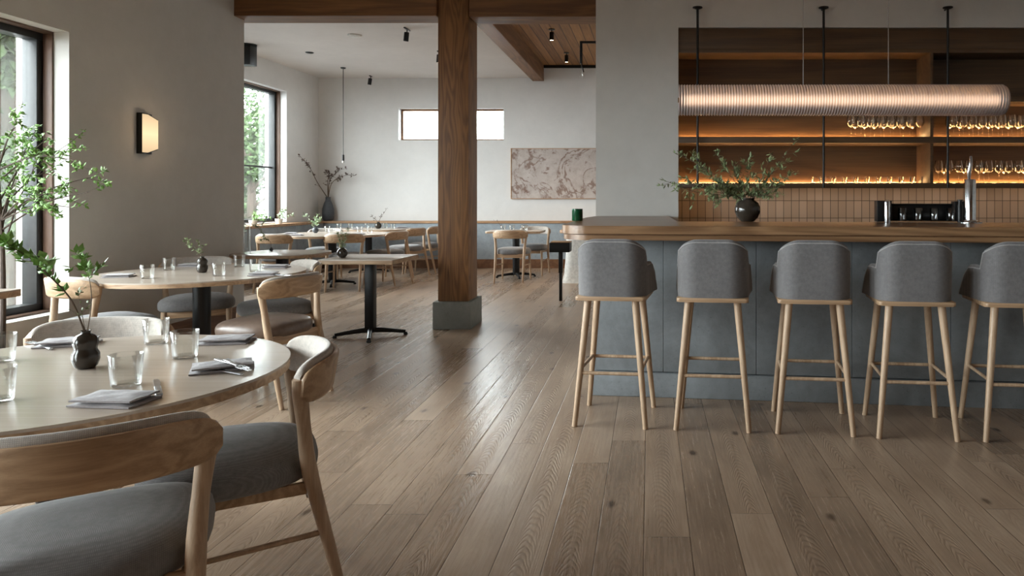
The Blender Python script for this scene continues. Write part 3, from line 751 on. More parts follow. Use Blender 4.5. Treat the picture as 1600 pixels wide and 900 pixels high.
def make_napkin():
    t = thing('folded_napkin', '', 'napkin')
    def sheet(z, w_, d_, rot, seed, th=.009):
        rg = random.Random(seed); bm = bmesh.new(); n = 14; top = []; bot = []
        for i in range(n+1):
            rt, rb_ = [], []
            for j in range(n+1):
                x = (i/n-.5)*w_; y = (j/n-.5)*d_
                e = min(1, 6*min(i, n-i)/n)*min(1, 6*min(j, n-j)/n)
                zz = z+.0012*math.sin(i*.9+seed)*math.cos(j*.7+seed*2)
                c, s = math.cos(rot), math.sin(rot); X_, Y_ = x*c-y*s, x*s+y*c
                rt.append(bm.verts.new((X_, Y_, zz+th/2+th*.5*e))); rb_.append(bm.verts.new((X_, Y_, z)))
            top.append(rt); bot.append(rb_)
        for i in range(n):
            for j in range(n):
                bm.faces.new((top[i][j], top[i+1][j], top[i+1][j+1], top[i][j+1])); bm.faces.new((bot[i][j], bot[i][j+1], bot[i+1][j+1], bot[i+1][j]))
        for k in range(n):
            bm.faces.new((top[k][0], bot[k][0], bot[k+1][0], top[k+1][0])); bm.faces.new((top[k][n], top[k+1][n], bot[k+1][n], bot[k][n]))
            bm.faces.new((top[0][k], top[0][k+1], bot[0][k+1], bot[0][k])); bm.faces.new((top[n][k], bot[n][k], bot[n][k+1], top[n][k+1]))
        return bm
    obj('lower_fold', sheet(0, .165, .105, 0, 1), M['napkin'], t, 50)
    obj('upper_fold', sheet(.0125, .155, .1, .05, 2), M['napkin'], t, 50)
    return t
nap = make_napkin()
def put_napkin(px, py, rz, label, group, z=.74):
    p = PZ(px, py, z); return inst(nap, p.x, p.y, z+.001, rz, label, group)
gg = 'folded napkins on the near round table'
put_napkin(180, 629, -.1, 'folded grey napkin at the front rim of the near table, spoon beside it', gg)
put_napkin(348, 577, .5, 'folded grey napkin with fork and knife at the open side of the near table', gg)
put_napkin(354, 535, .15, 'folded grey napkin behind the tumblers on the near table', gg)
put_napkin(106, 539, .25, 'folded grey napkin left of the gourd vase on the near table', gg)
gg = 'folded napkins on the second round table'
put_napkin(412, 430, .1, 'folded grey napkin at the right front of the second table', gg)
put_napkin(432, 418, .1, 'folded grey napkin at the right back rim of the second table', gg)
put_napkin(185, 433, .2, 'pale folded napkin at the left rim of the second table', gg)
put_napkin(300, 416, .1, 'folded napkin behind the little gourd vase on the second table', gg)
def make_fork():
    t = thing('fork', '', 'fork'); bm = bmesh.new()
    add_tube(bm, [(0, -.1, .003), (0, -.04, .004), (0, .03, .006), (0, .05, .005)], [.005, .0038, .0022, .004], 8, 4, flat=(1.3, 1, .5)); obj('handle', bm, M['cutlery'], t)
    bm = bmesh.new(); add_prism(bm, [(-.006, .048), (.006, .048), (.012, .062), (.012, .072), (-.012, .072), (-.012, .062)], .004, .0062)
    for k in range(4): x = -.0105+.007*k; add_box(bm, x-.0012, x+.0012, .07, .103, .004, .006)
    obj('tines', bm, M['cutlery'], t, 0); return t
fork = make_fork()
def make_knife():
    t = thing('knife', '', 'knife')
    obj('handle', box(-.008, .008, -.1, .0, .0, .007, .003), M['cutlery'], t)
    obj('blade', prism([(-.006, 0), (.006, 0), (.009, .05), (.006, .095), (.0, .1), (-.006, .09)], .002, .004), M['cutlery'], t, 0); return t
knife = make_knife()
def put_on(proto, px, py, z, rz, label, group=None):
    p = PZ(px, py, z); return inst(proto, p.x, p.y, z, rz, label, group)
put_on(fork, 342, 581, .742, 1.15, 'steel fork whose tines rest on the table beside the open-side napkin', 'forks on the tables')
put_on(fork, 62, 541, .742, 1.0, 'steel fork at the outer end of the napkin left of the gourd vase', 'forks on the tables')
put_on(fork, 360, 570, .766, -2.24, 'steel fork lying across the napkin at the open side of the near table', 'forks on the tables')
put_on(knife, 372, 572, .766, -2.3, 'steel knife lying across the napkin at the open side of the near table', 'knives on the tables')
put_on(knife, 246, 606, .742, .64, 'steel knife with a broad handle beside the front rim napkin', 'knives on the tables')
put_on(knife, 447, 431, .742, 1.2, 'steel knife tip showing beside the right front napkin of the second table', 'knives on the tables')
def make_gourd(s=1.0, mat='vase', name='bud_vase'):
    pr = [(0, 0), (.024, 0), (.034, .008), (.041, .028), (.040, .046), (.033, .058), (.034, .066), (.038, .078), (.036, .092), (.026, .102), (.0145, .107), (.014, .113), (.0165, .117), (.013, .117), (.011, .108), (.0, .104)]
    return tag(obj(name, lathe([(a*s*.87, b*s*.97) for a, b in pr], 36), M[mat], None, 60), '', 'vase')
gourd = make_gourd()
v1 = PZ(134, 575, .74); inst(gourd, v1.x, v1.y, .74, 0, 'dark glossy gourd-shaped bud vase on the near round table', 'gourd bud vases')
v2 = PZ(316, 426, .74); o = inst(gourd, v2.x, v2.y, .74, 0, 'dark glossy gourd-shaped bud vase on the second round table', 'gourd bud vases')
# ------------------------------------------------------------------ branches
def branch(name, label, cat, pts, rad, nleaf, L, W_, leafm, seed, group=None, side=.06, tmin=.25, droop=0.0, nside=5, stemm='stem', origin=None):
    rg = random.Random(seed); pts = [Vector(p) for p in pts]; o0 = pts[0].copy() if origin is None else Vector(origin)
    pts = [p-o0 for p in pts]; t = thing(name, label, cat, o0, 0, group)
    sp = spline(pts, 8); bm = bmesh.new(); n = len(sp)
    add_tube(bm, sp, [rad*(1-.7*i/(n-1)) for i in range(n)], 6)
    twigs = [(sp, tmin)]
    for k in range(nside):
        i = int(n*rg.uniform(tmin, .92)); base = sp[min(i, n-2)]; d = (sp[min(i+2, n-1)]-base).normalized()
        q = (d*rg.uniform(.5, 1)+rv(rg, .8)).normalized(); ln = side*rg.uniform(.6, 1.5)
        e = base+q*ln; m_ = (base+e)/2+rv(rg, ln*.12); tw = spline([base, m_, e], 5)
        add_tube(bm, tw, [rad*.4*(1-.6*j/(len(tw)-1)) for j in range(len(tw))], 5); twigs.append((tw, .15))
    obj('stem', bm, M[stemm], t)
    bm = bmesh.new()
    for k in range(nleaf):
        tw, tm = twigs[rg.randrange(len(twigs))] if rg.random() < .8 else twigs[0]
        f_ = rg.uniform(tm, 1)*(len(tw)-1); i = min(int(f_), len(tw)-2); p = tw[i].lerp(tw[i+1], f_-i)
        d = (tw[i+1]-tw[i]).normalized(); q = (d*.6+rv(rg, 1)+Vector((0, 0, .15-droop))).normalized()
        s = rg.uniform(.65, 1.25); leaf_quad(bm, p, q, Vector((rg.uniform(-.5, .5), rg.uniform(-.9, .3), 1)), L*s, W_*s)
    obj('leaves', bm, M[leafm], t, 0)
    return t
b0 = Vector((v1.x, v1.y, .84))
branch('leafy_branch', 'long arching branch of green leaves leaning out of the near gourd vase', 'branch', [b0, P(112, 470, 2.1), P(78, 432, 2.06), P(45, 402, 2.02), P(14, 385, 1.98)], .0028, 78, .034, .02, 'leaf', 11, side=.05, nside=7)
branch('leafy_branch', 'upright thin twig tipped with green leaves in the near gourd vase', 'branch', [b0+Vector((.003, 0, 0)), P(143, 470, 2.14), P(137, 425, 2.16), P(122, 392, 2.16)], .0016, 60, .028, .014, 'leaf', 12, side=.06, tmin=.55, nside=7)
branch('leafy_branch', 'short fine sprig with tiny buds in the near gourd vase', 'branch', [b0+Vector((-.002, .003, 0)), P(128, 490, 2.12), P(122, 455, 2.12)], .0012, 26, .014, .008, 'leaf_olive', 13, side=.03, tmin=.4)
b0 = Vector((v2.x, v2.y, .845))
branch('leafy_branch', 'small leafy sprig in the gourd vase of the second round table', 'branch', [b0, P(303, 388, 4.9), P(292, 372, 4.9)], .002, 44, .026, .013, 'leaf_olive', 14, side=.06, tmin=.2, nside=6)
branch('leafy_branch', 'second little sprig beside the first in the second table vase', 'branch', [b0+Vector((.004, 0, 0)), P(312, 392, 4.93), P(309, 380, 4.93)], .0018, 24, .024, .012, 'leaf_olive', 15, side=.04, tmin=.3)
# indoor tree by the window
t = thing('indoor_tree', 'slender indoor tree with airy green leaves by the tall window', 'plant', (-3.87, 4.28, 0))
rg = random.Random(21); o0 = Vector((-3.87, 4.28, 0))
obj('pot', lathe([(0, 0), (.075, 0), (.085, .03), (.098, .28), (.088, .28), (.082, .25), (0, .25)], 28), M['vase_grey'], t)
bm = bmesh.new(); trunk = spline([(0, 0, .25), (.01, 0, .6), (-.005, .01, 1.0), (-.02, 0, 1.35), (-.03, 0, 1.75)], 6)
add_tube(bm, trunk, [.017*(1-.6*i/(len(trunk)-1)) for i in range(len(trunk))], 8)
tw = []
ends = [(115, 250), (150, 275), (95, 235), (60, 195), (30, 190), (140, 300), (75, 215), (100, 300), (55, 260), (20, 230), (-30, 200), (-50, 260), (120, 325), (60, 310), (30, 280), (-20, 300), (85, 265), (40, 230)]
for i, (px, py) in enumerate(ends):
    Yb = 4.28+rg.uniform(-.16, .22); e = P(px, py, Yb)-o0
    ts = rg.uniform(.45, .95); base = trunk[int(ts*(len(trunk)-1))]
    if base.z > e.z-.05: base = trunk[int(.62*(len(trunk)-1))]
    m_ = base.lerp(e, .5)+Vector((0, 0, .05)); sp_ = spline([base, m_, e], 7)
    add_tube(bm, sp_, [.006*(1-.75*j/(len(sp_)-1)) for j in range(len(sp_))], 5); tw.append(sp_)
    for k in range(5):
        f_ = rg.uniform(.45, 1); bb = sp_[int(f_*(len(sp_)-1))]; e2 = bb+(e-base).normalized()*rg.uniform(.03, .12)+rv(rg, .09)
        s2 = spline([bb, (bb+e2)/2+rv(rg, .01), e2], 4); add_tube(bm, s2, .0013, 4); tw.append(s2)
obj('trunk', bm, M['trunk'], t)
bm = bmesh.new()
for s_i in tw:
    for k in range(14 if len(s_i) < 12 else 9):
        f_ = rg.uniform(.3, 1)*(len(s_i)-1); i = min(int(f_), len(s_i)-2); p = s_i[i].lerp(s_i[i+1], f_-i)
        if p.x+o0.x < (LW-.1 if p.y+o0.y < 4.8 else LW+.05): continue
        leaf_quad(bm, p, (rv(rg)+Vector((.2, 0, 0))).normalized(), Vector((rg.uniform(-.5, .5), -.5, 1)), rg.uniform(.022, .042), .019)
obj('leaves', bm, M['leaf'], t, 0)
# bar vase with olive-like branches
bv = PZ(1168, 346, TZ)
pr = [(0, 0), (.045, 0), (.05, .004), (.075, .03), (.092, .07), (.092, .098), (.078, .132), (.052, .152), (.047, .158), (.056, .166), (.05, .167), (.042, .158), (.05, .146), (0, .12)]
tag(obj('round_vase', lathe(pr, 40), M['vase'], None, 60, (bv.x, bv.y, TZ)), 'dark glossy round ceramic vase standing on the bar top', 'vase')
ends = [((1038, 282), (1088, 300), 'lowest long branch reaching over the wall'), ((1055, 240), (1105, 265), 'upper long branch reaching over the wall'), ((1118, 240), (1140, 270), 'branch arching up left'), ((1075, 285), (1120, 300), 'bushy low branch'),
        ((1095, 268), (1130, 290), 'bushy middle branch'), ((1170, 250), (1168, 285), 'upright centre branch'), ((1205, 240), (1190, 280), 'branch rising right of centre'), ((1248, 212), (1212, 262), 'tallest branch pointing up towards the second rod'), ((1240, 268), (1205, 290), 'branch spreading low and wide toward the rack'),
        ((1215, 298), (1192, 305), 'short drooping branch at the caddy side'), ((1110, 312), (1140, 305), 'short drooping branch at the wall side'), ((1145, 255), (1155, 290), 'leaning branch just left of centre')]
b0 = Vector((bv.x, bv.y, TZ+.13)); rg = random.Random(5)
for i, (e, m_, lab) in enumerate(ends):
    Yb = bv.y+rg.uniform(-.12, .12); st = b0+Vector(((e[0]-1168)*.00015, rg.uniform(-.012, .012), 0))
    bushy = 'bushy' in lab
    branch('olive_branch', lab+' in the round bar vase', 'branch', [st, st+Vector(((e[0]-1168)*.0005, 0, .05)), P(*m_, (Yb+bv.y)/2), P(*e, Yb)], .0034, 190 if bushy else 125, .038, .015, 'leaf_olive', 40+i, 'olive-like branches in the bar vase', side=.07, tmin=.32, nside=9)
# green candle glass on the counter end
p = PZ(902, 345, TZ)
t = thing('candle_glass', 'small dark green glass candle holder at the rounded end of the bar top', 'candle', (p.x, p.y, TZ+.0005))
obj('holder', lathe([(0, 0), (.038, 0), (.04, .004), (.04, .088), (.037, .088), (.036, .008), (0, .008)], 28), plain('green_glazed_glass', srgb(12, 66, 40), .12), t)
obj('wax', lathe([(0, .009), (.035, .009), (.035, .05), (0, .05)], 24), M['white'], t)
# ------------------------------------------------------------------ things on the bar
cad = PZ(1438, 346.5, TZ); s_ = cad.y/F
t = thing('bar_caddy', 'black box caddy holding tumblers on the bar top beside the steel tap', 'caddy', (cad.x, cad.y, TZ), BAR_A)
hx = 67*s_
obj('back_board', box(-hx*.8, hx*.75, .05, .065, .006, .125, .002), M['black'], t); obj('tray', box(-hx*.75, hx*.8, -.045, .05, 0, .006, .002), M['bartop'], t)
obj('end_box', box(-hx, -hx+.1, -.04, .07, 0, .15, .003), M['black'], t); obj('end_box', box(hx-.075, hx, -.02, .07, 0, .145, .003), M['black'], t)
obj('top_rail', tube([(-hx+.1, .04, .122), (hx-.07, .04, .122)], .006, 10), M['black'], t)
def on_bar(px, py): return PZ(px, py, TZ)
jar = tag(obj('jar_glass', lathe([(0, 0), (.028, 0), (.03, .004), (.03, .088), (.028, .09), (.027, .088), (.027, .01), (0, .009)], 24), M['jar'], None, 60), '', 'glass')
c_, s2_ = math.cos(BAR_A), math.sin(BAR_A)
for k, px in enumerate((1411, 1435, 1459, 1484)):
    u_ = (px-1438)*s_; inst(jar, cad.x+u_*c_, cad.y+u_*s2_, TZ+.0065, 0, ['first', 'second', 'third', 'fourth'][k]+' tumbler from the steel shaker in the black bar caddy', 'tumblers in the bar caddy')
p = PZ(1386.5, 348.5, TZ)
tag(obj('steel_shaker', lathe([(0, 0), (.018, 0), (.019, .01), (.019, .14), (.016, .15), (.009, .155), (0, .156)], 24), M['steel'], None, 40, (p.x, p.y, TZ)), 'slim polished steel shaker in front of the caddy end', 'shaker')
p = PZ(1500, 347.6, TZ)
tag(obj('black_bottle', lathe([(0, 0), (.017, 0), (.018, .01), (.018, .11), (.012, .13), (.013, .148), (.02, .15), (.02, .156), (0, .158)], 24), M['black'], None, 40, (p.x, p.y, TZ)), 'small black bottle between the caddy and the steel tap', 'bottle')
p = PZ(1516, 348.5, TZ)
t = thing('beer_tap', 'tall polished steel tap column with a slim lever on the bar top', 'tap', (p.x, p.y, TZ))
obj('tap_base', lathe([(0, 0), (.075, 0), (.075, .006), (.05, .012), (.045, .02), (0, .02)], 32), M['steel'], t)
obj('tap_column', lathe([(0, .015), (.036, .015), (.036, .285), (.032, .293), (0, .295)], 32), M['steel'], t)
obj('lever', tube([(-.008, 0, .29), (-.01, -.005, .34), (-.006, -.02, .40), (-.012, -.035, .445)], [.009, .014, .009, .007], 12, 4), M['steel'], t)
# ------------------------------------------------------------------ glassware on the shelves
def make_wine(h, rb, name='wine_glass'):
    sh_ = h*.42
    pr = [(0, .0), (.033, .0), (.034, .0015), (.012, .004), (.0032, .012), (.003, sh_), (.008, sh_+.006), (rb*.72, sh_+h*.12), (rb, sh_+h*.25), (rb*.95, sh_+h*.4), (rb*.78, h), (rb*.75, h), (rb*.92, sh_+h*.4), (rb*.965, sh_+h*.25), (rb*.69, sh_+h*.13), (0, sh_+.008)]
    return tag(obj(name, lathe(pr, 20), M['wglass'], None, 60), '', 'wine glass')
wine = make_wine(.215, .043)
ordn = 'first second third fourth fifth sixth seventh eighth ninth tenth eleventh twelfth'.split()
def row_glasses(proto, xs, Yv, z, fmt, group):
    for i, px in enumerate(xs):
        X_ = (px-CX)/F*Yv; inst(proto, X_, Yv, z, 0, fmt % ordn[i], group)
US, LS = 1.8295, 1.3955
row_glasses(wine, [1330+15.3*i for i in range(8)], 6.84, US, '%s stemmed glass from the left, front row, upper shelf left of the divider', 'wine glasses on the upper shelf left of the divider')
row_glasses(wine, [1336+15*i for i in range(7)], 6.96, US, '%s stemmed glass from the left, back row, upper shelf left of the divider', 'wine glasses on the upper shelf left of the divider')
row_glasses(wine, [1490+15.2*i for i in range(9)], 6.84, US, '%s stemmed glass from the divider, front row, upper shelf right of the divider', 'wine glasses on the upper shelf right of the divider')
row_glasses(wine, [1484+15.2*i for i in range(9)], 6.96, US, '%s stemmed glass from the divider, back row, upper shelf right of the divider', 'wine glasses on the upper shelf right of the divider')
row_glasses(wine, [1467+15.6*i for i in range(10)], 6.84, LS, '%s stemmed glass from the divider, front row, lower shelf right of the divider', 'wine glasses on the lower shelf')
row_glasses(wine, [1475+31*i for i in range(5)], 6.96, LS, '%s stemmed glass from the divider, back row, lower shelf right of the divider', 'wine glasses on the lower shelf')
low_ = tag(obj('low_tumbler', lathe([(0, 0), (.04, 0), (.044, .006), (.047, .06), (.045, .061), (.041, .008), (0, .007)], 22), M['wglass'], None, 60), '', 'glass')
row_glasses(low_, [1276+17.6*i for i in range(10)], 6.84, LS, '%s low tumbler from the left on the lower lit shelf, left of the divider', 'low tumblers on the lower shelf')
# ------------------------------------------------------------------ sconce
t = thing('wall_sconce', 'black framed wall sconce with angular glowing glass on the grey wall', 'wall lamp', (LW, 5.62, 1.755))
obj('backplate', box(0, .02, -.09, .055, -.158, .158, .002), M['black'], t)
def yz(poly, x0, x1):
    bm = bmesh.new(); a = [bm.verts.new((x0, y, z)) for y, z in poly]; b = [bm.verts.new((x1, y, z)) for y, z in poly]
    bm.faces.new(a); bm.faces.new(list(reversed(b))); n = len(poly)
    for i in range(n): bm.faces.new((a[i], b[i], b[(i+1) % n], a[(i+1) % n]))
    return bm
obj('shade_frame', yz([(-.093, -.158), (-.035, -.158), (.083, -.120), (.083, .120), (-.035, .158), (-.093, .158)], .02, .045), M['black'], t, 0)
obj('glass_shade', yz([(-.089, -.148), (-.037, -.148), (.079, -.112), (.079, .112), (-.037, .148), (-.089, .148)], .045, .053), M['sconce_glass'], t, 0)
l = bpy.data.lights.new('sconce_lamp', 'POINT'); l.energy = .5; l.color = (1, .7, .42); l.shadow_soft_size = .05
lo = bpy.data.objects.new('sconce_lamp', l); COL.objects.link(lo); lo.parent = t; lo.location = (.2, 0, 0)
# ------------------------------------------------------------------ picture on the back wall
t = thing('framed_picture', 'wide pale picture of brown blossom branches on the back wall', 'picture', (-1.62, BW, 1.24))
obj('canvas', box(-.885, .88, -.04, -.015, .01, .91), M['art'], t, 0)
bm = bmesh.new()
for a in ((-.9, .895, -.045, 0, 0, .012), (-.9, .895, -.045, 0, .908, .92), (-.9, -.885, -.045, 0, .012, .908), (.88, .895, -.045, 0, .012, .908)): add_box(bm, *a)
obj('frame', bm, M['ledge'], t, 0)
# ------------------------------------------------------------------ ceiling fittings
def spot(x, y, zc_, label, tilt=.0, lit=True, bar=0):
    t = thing('ceiling_spotlight', label, 'spotlight', (x, y, zc_), 0, 'ceiling spotlights')
    if bar: obj('mounting_bar', box(-.012, .012, -bar/2, bar/2, -.015, 0, .002), M['black'], t)
    else: obj('ceiling_plate', lathe([(0, -.012), (.045, -.012), (.045, 0), (0, 0)], 20), M['black'], t)
    Mx = Matrix.Rotation(tilt, 4, 'Y') @ Matrix.Rotation(tilt*.6, 4, 'X')
    bm = bmesh.new(); add_tube(bm, [(0, 0, -.01), (0, 0, -.06)], .008, 8); obj('stem', bm, M['black'], t)
    bm = lathe([(.0, -.045), (.03, -.045), (.032, -.05), (.032, -.16), (.027, -.16), (.027, -.152), (0, -.15)], 20); bm.transform(Mx); hd = obj('spot_head', bm, M['black'], t)
    if lit:
        bm = lathe([(0, -.156), (.026, -.156), (.026, -.153), (0, -.153)], 18); bm.transform(Mx); obj('lens', bm, M['spotglow'], hd, 0)
        l = bpy.data.lights.new('spot_lamp', 'SPOT'); l.energy = 55; l.color = (1, .72, .45); l.spot_size = math.radians(75); l.spot_blend = .8; l.shadow_soft_size = .03
        lo = bpy.data.objects.new('spot_lamp', l); COL.objects.link(lo); lo.parent = t; lo.location = (0, 0, -.18)
    return t
spot(-1.40, 10.25, WCEIL, 'lit black spotlight on the boarded ceiling, nearer to the beam')
spot(-1.38, 11.9, WCEIL, 'lit black spotlight on the boarded ceiling near the back wall')
spot(-3.13, 9.25, CEIL, 'black spotlight on a short bar on the white ceiling left of the column', .12, False, .2)
spot(-3.14, 10.7, CEIL, 'lit spotlight half hidden by the timber column', .1, True, .16)
spot(-4.98, 12.8, CEIL, 'small black spotlight on the white ceiling above the corner vase', .2, False, .1)
t = tag(obj('smoke_detector', lathe([(0, -.03), (.07, -.03), (.09, -.018), (.09, 0), (0, 0)], 32), M['white'], None, 40, (-3.95, 9.6, CEIL)), 'flat round white smoke detector on the white ceiling', 'smoke detector')
t = tag(obj('recessed_downlight', lathe([(0, -.012), (.05, -.012), (.06, -.004), (.06, 0), (0, 0)], 24), M['black'], None, 40, (-5.1, 10.75, CEIL)), 'small flat black fitting set in the white ceiling', 'downlight')
t = thing('ceiling_speaker', 'black box speaker under the white ceiling next to the far side window', 'speaker', (-5.72, 10.2, CEIL))
obj('flange', lathe([(0, -.02), (.12, -.02), (.12, 0), (0, 0)], 28), M['black'], t); obj('speaker_box', box(-.09, .085, -.09, .09, -.3, -.02, .006), M['black'], t)
t = thing('cord_pendant', 'bare bulb pendant on a long black cord before the back wall', 'pendant light', (-5.13, 12.0, CEIL))
obj('canopy', lathe([(0, -.02), (.035, -.02), (.045, 0), (0, 0)], 20), M['black'], t)
obj('cord', tube([(0, 0, -.01), (0, 0, -1.47)], .006, 8), M['black'], t)
obj('socket', tube([(0, 0, -1.46), (0, 0, -1.56)], .018, 12), M['black'], t)
obj('bulb', lathe([(0, -1.60), (.014, -1.595), (.016, -1.575), (.01, -1.555), (0, -1.555)], 14), M['white'], t)
t = thing('black_tube_frame', 'black tube frame hung under the boarded ceiling beside the bar wall', 'light fixture', P(908, 66, 10.0))
obj('rail', tube([(0, 0, 0), (.9, 0, 0)], .018, 10), M['black'], t)
obj('drop_tube', tube([(0, 0, .012), (.0, 0, -.3)], .02, 10), M['black'], t)
obj('cord', tube([(0.0, 0, -.28), (.035, 0, -.42)], .01, 8), M['black'], t)
obj('bulb', lathe([(0, -.5), (.02, -.49), (.024, -.46), (.01, -.42), (0, -.42)], 14), M['glass'], t)
obj('hanger', tube([(.8, 0, 0), (.8, 0, WCEIL-P(908, 66, 10.0).z)], .012, 8), M['black'], t)
# ------------------------------------------------------------------ corner vase and window plants
cv = Vector((-5.80, 12.93, .845))
tag(obj('corner_vase', lathe([(0, 0), (.07, 0), (.09, .03), (.102, .13), (.097, .22), (.07, .32), (.045, .37), (.042, .42), (.05, .43), (.043, .43), (.035, .41), (0, .3)], 32), M['vase_grey'], None, 60, cv), 'tall dark grey vase on the ledge in the room corner', 'vase')
cvt = cv+Vector((0, 0, .40))
for i, (pts, lab) in enumerate((([(496, 285), (484, 262), (468, 243)], 'dark budded branch leaning toward the window from the corner vase'), ([(512, 285), (514, 275), (513, 268)], 'shortest dark branch in the corner vase'),
        ([(518, 287), (533, 276), (552, 273)], 'dark branch leaning toward the back wall from the corner vase'), ([(515, 282), (524, 272), (530, 264)], 'upright dark branch in the corner vase'))):
    Yb = 12.88
    branch('dry_branch', lab, 'branch', [cvt]+[P(*q, Yb-(.35 if i == 0 else .05)*(k+.5)) for k, q in enumerate(pts)], .008, 50, .05, .03, 'leaf_dark', 60+i, 'dark branches in the corner vase', side=.12, tmin=.25, nside=7)
def small_vase(px, py, z, s, label, mat='vase_grey', Yv=None, rz=0):
    p = PZ(px, py, z) if Yv is None else Vector(((px-CX)/F*Yv, Yv, z))
    pr = [(0, 0), (.03, 0), (.055, .03), (.06, .06), (.045, .095), (.022, .11), (.026, .12), (.02, .12), (.018, .11), (0, .1)]
    tag(obj('small_vase', lathe([(a*s, b*s) for a, b in pr], 24), M[mat], None, 60, (p.x, p.y, z)), label, 'vase'); return Vector((p.x, p.y, z+.1*s))
p = small_vase(535, 402, .72, .78, 'dark round bud vase on the bare square table', 'vase', 6.4)
for i, dx in enumerate((-.03, .0, .03)):
    branch('leafy_sprig', ['left leaning', 'upright', 'right leaning'][i]+' bushy green sprig in the square table vase', 'branch', [p, p+Vector((dx*.5, 0, .06)), p+Vector((dx*1.4, .01*i, .13))], .002, 46, .03, .01, 'leaf_olive', 70+i, 'green sprigs in the square table vase', side=.04, tmin=.05, nside=5)
p = small_vase(493, 361, .74, .75, 'small grey bud vase on the big round table in the back room', 'vase_grey', 10.6)
for i, (dx, dz) in enumerate(((-.14, .17), (.02, .16), (.08, .13))):
    branch('leafy_sprig', ['long left leaning', 'upright', 'short right leaning'][i]+' pale green sprig in the big round table vase', 'branch', [p, p+Vector((dx*.4, 0, dz*.5)), p+Vector((dx, .0, dz))], .003, 34, .05, .02, 'leaf_pale', 80+i, 'sprigs on the big round table', side=.05, tmin=.2, nside=4)
p = small_vase(591, 356, .74, .95, 'small black bud vase on the long table at the back wall', 'vase', 12.1)
for i, (dx, dz) in enumerate(((-.12, .12), (.12, .2))):
    branch('dry_branch', ['left leaning', 'right leaning'][i]+' thin twig in the long table vase', 'branch', [p, p+Vector((dx*.4, 0, dz*.5)), p+Vector((dx, .0, dz))], .004, 14, .035, .015, 'leaf_dark', 90+i, 'twigs on the long table', side=.05, tmin=.3, nside=3)
branch('dry_branch', 'single thin twig lying upright on the small table under the picture', 'branch', [(-2.3, 11.4, .745), (-2.36, 11.42, .80), (-2.43, 11.4, .90)], .004, 8, .03, .012, 'leaf_dark', 99, side=.04)
def planter(x, y, z, label, seed, dirs, leafm='leaf_pale', L=.05):
    rg = random.Random(seed); t = thing('ledge_plant', label, 'plant', (x, y, z), 0, 'leafy plants by the far side window')
    obj('pot', lathe([(0, 0), (.045, 0), (.06, .08), (.052, .08), (.045, .06), (0, .06)], 20), M['white'], t)
    bm = bmesh.new(); bl = bmesh.new()
    for (dx, dy, dz) in dirs:
        sp_ = spline([(0, 0, .06), (dx*.4, dy*.4, .06+max(dz, .02)*.7+.03), (dx, dy, .06+dz)], 7); add_tube(bm, sp_, .003, 5)
        for k in range(26):
            i = rg.randrange(3, len(sp_)-1); leaf_quad(bl, sp_[i]+rv(rg, .02), rv(rg), Vector((0, -.3, 1)), L*rg.uniform(.6, 1.1), L*.5)
    obj('stems', bm, M['stem'], t); obj('leaves', bl, M[leafm], t, 0)
planter(LW2+.11, 9.95, .845, 'trailing pale green plant on the side window ledge, nearest the wall corner', 101, [(.2, -.1, -.08), (.25, .1, -.15), (.18, .3, -.05), (.1, -.2, .1), (.2, .0, .12)])
planter(LW2+.11, 10.7, .845, 'low green plant in the middle of the side window ledge', 102, [(.15, .15, .1), (.12, -.15, .12), (.2, 0, .02), (.1, .3, .05)], 'leaf')
planter(LW2+.11, 11.45, .845, 'white and green flowering plant at the far end of the side window ledge', 103, [(.05, .1, .15), (.1, -.1, .14), (.1, .25, .08), (.12, 0, .18)], 'leaf_pale')
# tall clear vase with a sprig on the small rounded table
p = Vector(((386-CX)/F*6.75, 6.75, .735))
tag(obj('glass_vase', lathe([(0, 0), (.03, 0), (.035, .01), (.03, .25), (.028, .25), (.032, .012), (0, .01)], 24), M['glass'], None, 60, p), 'tall slim clear glass vase on the small rounded table', 'vase')
branch('leafy_sprig', 'pale green trailing sprig in the tall clear glass vase', 'branch', [p+Vector((0, 0, .05)), p+Vector((.02, 0, .26)), p+Vector((.1, 0, .24)), p+Vector((.16, 0, .16))], .002, 50, .03, .014, 'leaf_pale', 110, side=.05, tmin=.4)
p = small_vase(424, 394, .735, .3, 'tiny bud vase at the back of the small rounded table', 'vase_grey', 7.0)
branch('leafy_sprig', 'yellow green sprig in the tiny vase of the small rounded table', 'branch', [p, p+Vector((-.01, 0, .06)), p+Vector((-.05, 0, .09)), p+Vector((-.11, 0, .08))], .002, 46, .022, .01, 'leaf_olive', 111, side=.04, tmin=.4)
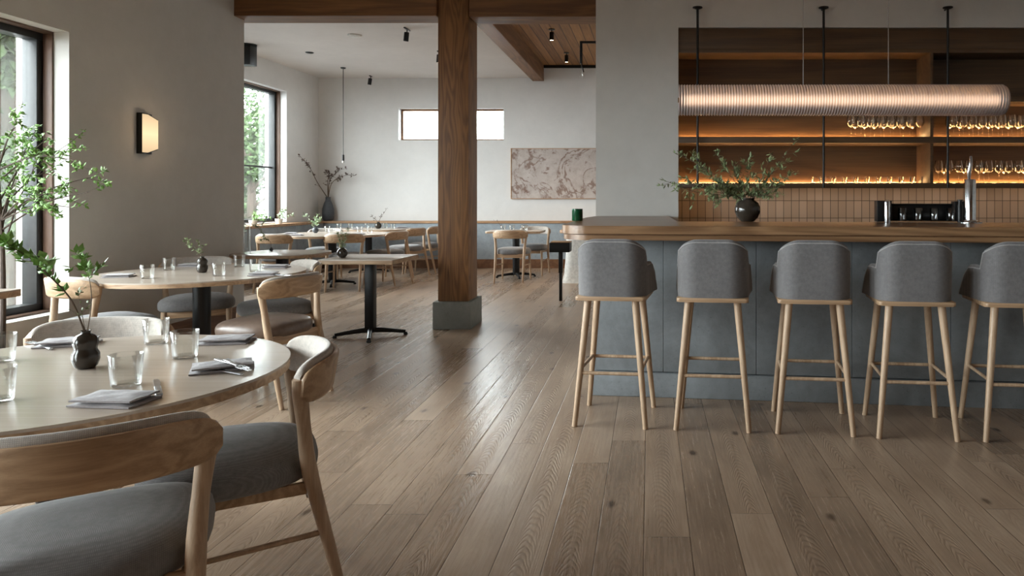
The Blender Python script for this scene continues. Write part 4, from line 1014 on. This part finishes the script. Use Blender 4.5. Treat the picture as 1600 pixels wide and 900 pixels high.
# back room tumblers and napkins
gg = 'tumblers on the back room tables'
names = ['left end of the long table', 'beside the left end pair on the long table', 'left of the black vase on the long table', 'right of the black vase on the long table', 'near the column end of the long table', 'at the wall side of the long table']
for i, (x, y) in enumerate(((-5.2, 12.0), (-5.05, 12.1), (-4.85, 12.3), (-4.5, 12.2), (-4.3, 12.0), (-4.6, 12.45))):
    inst(tum, x, y, .7405, 0, 'clear tumbler '+names[i], gg)
names = ['at the viewer side of the big round table', 'at the column side of the big round table', 'behind the vase on the big round table', 'in the middle of the big round table']
for i, (x, y) in enumerate(((-4.4, 9.9), (-4.1, 10.5), (-4.9, 10.9), (-4.35, 10.75))):
    inst(tum, x, y, .7405, 0, 'clear tumbler '+names[i], gg)
names = ['nearest the twig on the small table under the picture', 'at the viewer side of the small table under the picture', 'in the middle of the small table under the picture', 'at the bar side of the small table under the picture']
for i, (x, y) in enumerate(((-2.30, 11.25), (-2.18, 11.35), (-2.0, 11.4), (-1.95, 11.25))):
    inst(tum, x, y, .7405, 0, 'clear tumbler '+names[i], gg)
names = ['left front of the big round table', 'right front of the big round table', 'window side of the big round table', 'viewer side of the long table', 'column end of the long table', 'small table under the picture']
for i, (x, y) in enumerate(((-4.85, 9.85), (-4.1, 10.1), (-5.15, 10.3), (-4.8, 11.8), (-4.25, 12.3), (-2.1, 11.2))):
    inst(nap, x, y, .741, .1*i, 'folded napkin at the '+names[i], 'folded napkins in the back room')
# ------------------------------------------------------------------ host stand and black stand
t = thing('host_counter', 'white flared plaster counter with a thin oak top behind the bar end', 'counter', (-.85, 10.9, 0))
bm = bmesh.new(); rs = []
for z, e in ((0, .07), (.04, .05), (.12, .03), (.3, .012), (.5, .0), (.735, 0)):
    rs.append([bm.verts.new((x, y, z)) for x, y in rrect(.8+2*e, .55+2*e, .12, 6)])
for A, B in zip(rs, rs[1:]):
    for k in range(len(A)): bm.faces.new((A[k], A[(k+1) % len(A)], B[(k+1) % len(A)], B[k]))
bm.faces.new(rs[-1]); bm.faces.new(list(reversed(rs[0])))
obj('flared_body', bm, M['white'], t); obj('oak_top', prism(rrect(.98, .7, .14), .735, .775, .006), M['ledge'], t)
t = thing('black_stand', 'slim black pedestal stand on the floor between the back table and the bar end', 'stand', (-1.085, 8.75, 0))
obj('head_block', prism([(-.122, -.12), (.122, -.12), (.122, .12), (-.122, .12)], .6, .715, .006), M['black'], t)
obj('wood_slab', box(-.11, .125, -.12, .12, .715, .727, .002), M['ledge'], t)
obj('upper_post', box(-.024, .024, -.024, .024, .34, .6, .003), M['black'], t)
obj('lower_post', box(-.018, .018, -.018, .018, 0, .34, .003), M['black'], t)
